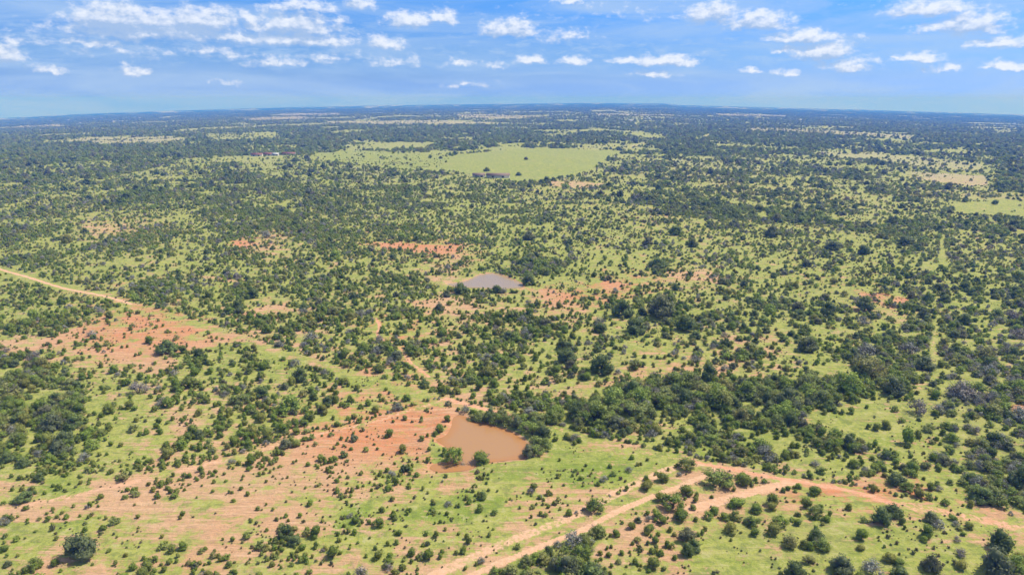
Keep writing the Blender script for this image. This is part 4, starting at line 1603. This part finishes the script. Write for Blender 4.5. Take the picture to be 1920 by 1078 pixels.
def barn(name, u, v, L, W, Hh, rot, wall, roof, label, cat, group=None):
    x, y = px_to_world(np.array([u]), np.array([v]))
    z = float(ground_z(x, y)[0])
    root = bpy.data.objects.new(name, None)
    C.objects.link(root)
    root.location = (x[0], y[0], z)
    root.rotation_euler = (0, 0, rot)
    tag(root, label, cat, group)
    l, w = L / 2, W / 2
    rh = W * .28
    V = [(-l, -w, -.6), (l, -w, -.6), (l, w, -.6), (-l, w, -.6), (-l, -w, Hh), (l, -w, Hh), (l, w, Hh), (-l, w, Hh), (-l, 0, Hh + rh), (l, 0, Hh + rh)]
    F4 = [(0, 1, 5, 4), (2, 3, 7, 6), (1, 2, 6, 5), (3, 0, 4, 7)]
    F3 = [(5, 6, 9), (7, 4, 8)]
    o = bpy.data.objects.new("wall", mesh_np("wall", V, F4, F3, mats=[wall]))
    o.parent = root
    C.objects.link(o)
    e = .6
    t = .18
    k = rh / w
    V = []
    for (s, dz) in ((1, .02), (1, .02 + t)):
        for xx in (-l - e, l + e):
            for yy, zz in ((-w - e, Hh - e * k), (0, Hh + rh), (w + e, Hh - e * k)):
                V.append((xx, yy, zz + dz))
    F4 = [(0, 1, 4, 3), (1, 2, 5, 4), (6, 9, 10, 7), (7, 10, 11, 8), (0, 3, 9, 6), (2, 8, 11, 5), (0, 6, 7, 1), (1, 7, 8, 2), (3, 4, 10, 9), (4, 5, 11, 10)]
    o = bpy.data.objects.new("roof", mesh_np("roof", V, F4, mats=[roof]))
    o.parent = root
    C.objects.link(o)
    for dx in (-.22, .22):
        cx = dx * L
        V = [(cx - 1.6, -w - .06, 0), (cx + 1.6, -w - .06, 0), (cx + 1.6, -w - .06, Hh * .75), (cx - 1.6, -w - .06, Hh * .75),
             (cx - 1.6, -w + .05, 0), (cx + 1.6, -w + .05, 0), (cx + 1.6, -w + .05, Hh * .75), (cx - 1.6, -w + .05, Hh * .75)]
        F4 = [(0, 1, 2, 3), (1, 5, 6, 2), (4, 0, 3, 7), (3, 2, 6, 7), (5, 4, 7, 6)]
        o = bpy.data.objects.new("door", mesh_np("door", V, F4, mats=[M_DOOR]))
        o.parent = root
        C.objects.link(o)


barn("barn", 482, 293, 20, 9, 3.0, .05, M_WALL, M_ROOF_R, "long red-roofed barn, leftmost of the farm buildings on the far left green field", "barn")
barn("barn", 503, 292, 16, 9, 3.0, -.1, M_WALL, M_ROOF_R, "red-roofed barn beside the grey-roofed shed on the far left green field", "barn")
barn("shed", 517, 292, 11, 8, 2.8, .1, M_WALL, M_ROOF_G, "small grey-roofed shed between the red-roofed farm buildings in the distance", "shed")
barn("barn", 542, 291, 24, 9, 2.8, .0, M_WALL, M_ROOF_R, "red-roofed barn, rightmost and longest of the distant farm buildings", "barn")
barn("shed", 934, 333, 30, 9, 3.2, -.05, M_WALL, M_ROOF_B, "long brown shed at the lower edge of the big pale green field", "shed")
barn("shed", 898, 332, 16, 8, 3.0, .1, M_WALL, M_ROOF_B, "small brown shed left of the long one at the field's lower edge", "shed")
FARM = [(52, 235), (96, 228), (128, 226), (150, 232), (176, 224), (190, 222), (212, 229), (262, 222), (742, 207), (905, 212), (1182, 228), (1216, 224), (1238, 218), (1500, 226)]
for i, (u, v) in enumerate(FARM):
    barn("farmhouse", u, v, 14 + 4 * (i % 3), 10, 4, .3 * (i % 4), M_WHITE, M_ROOF_G,
         (ORD[i] if i < 13 else "rightmost") + (" of" if i in (0, 13) else " from the left of") + " the tiny white farmhouses in the blue distance", "house", "tiny white farmhouses in the blue distance")

# ------------------------------------------------------------------ haze: one even box of air
mh = bpy.data.materials.new("haze_air")
mh.use_nodes = True
nt = mh.node_tree
nt.nodes.clear()
pv = nd(nt, 'ShaderNodeVolumePrincipled')
pv.inputs['Color'].default_value = (.04, .25, 1.0, 1)
pv.inputs['Absorption Color'].default_value = (.90, .85, 1, 1)
pv.inputs['Density'].default_value = HAZE_DENSITY
pv.inputs['Anisotropy'].default_value = 0.0
mo = nd(nt, 'ShaderNodeOutputMaterial')
lk(nt, pv.outputs[0], mo.inputs['Volume'])
lim = HORIZON_R + 300
zlo = -1500.0
ztop = CAM_H + 30
V = [(a, b, c) for c in (zlo, ztop) for b in (-400, lim) for a in (-lim, lim)]
F = [(0, 2, 3, 1), (4, 5, 7, 6), (0, 1, 5, 4), (2, 6, 7, 3), (0, 4, 6, 2), (1, 3, 7, 5)]
o = bpy.data.objects.new("haze", mesh_np("haze", V, F, mats=[mh]))
C.objects.link(o)
tag(o, "pale blue haze over the plain thickening towards the horizon", "haze", kind='stuff')
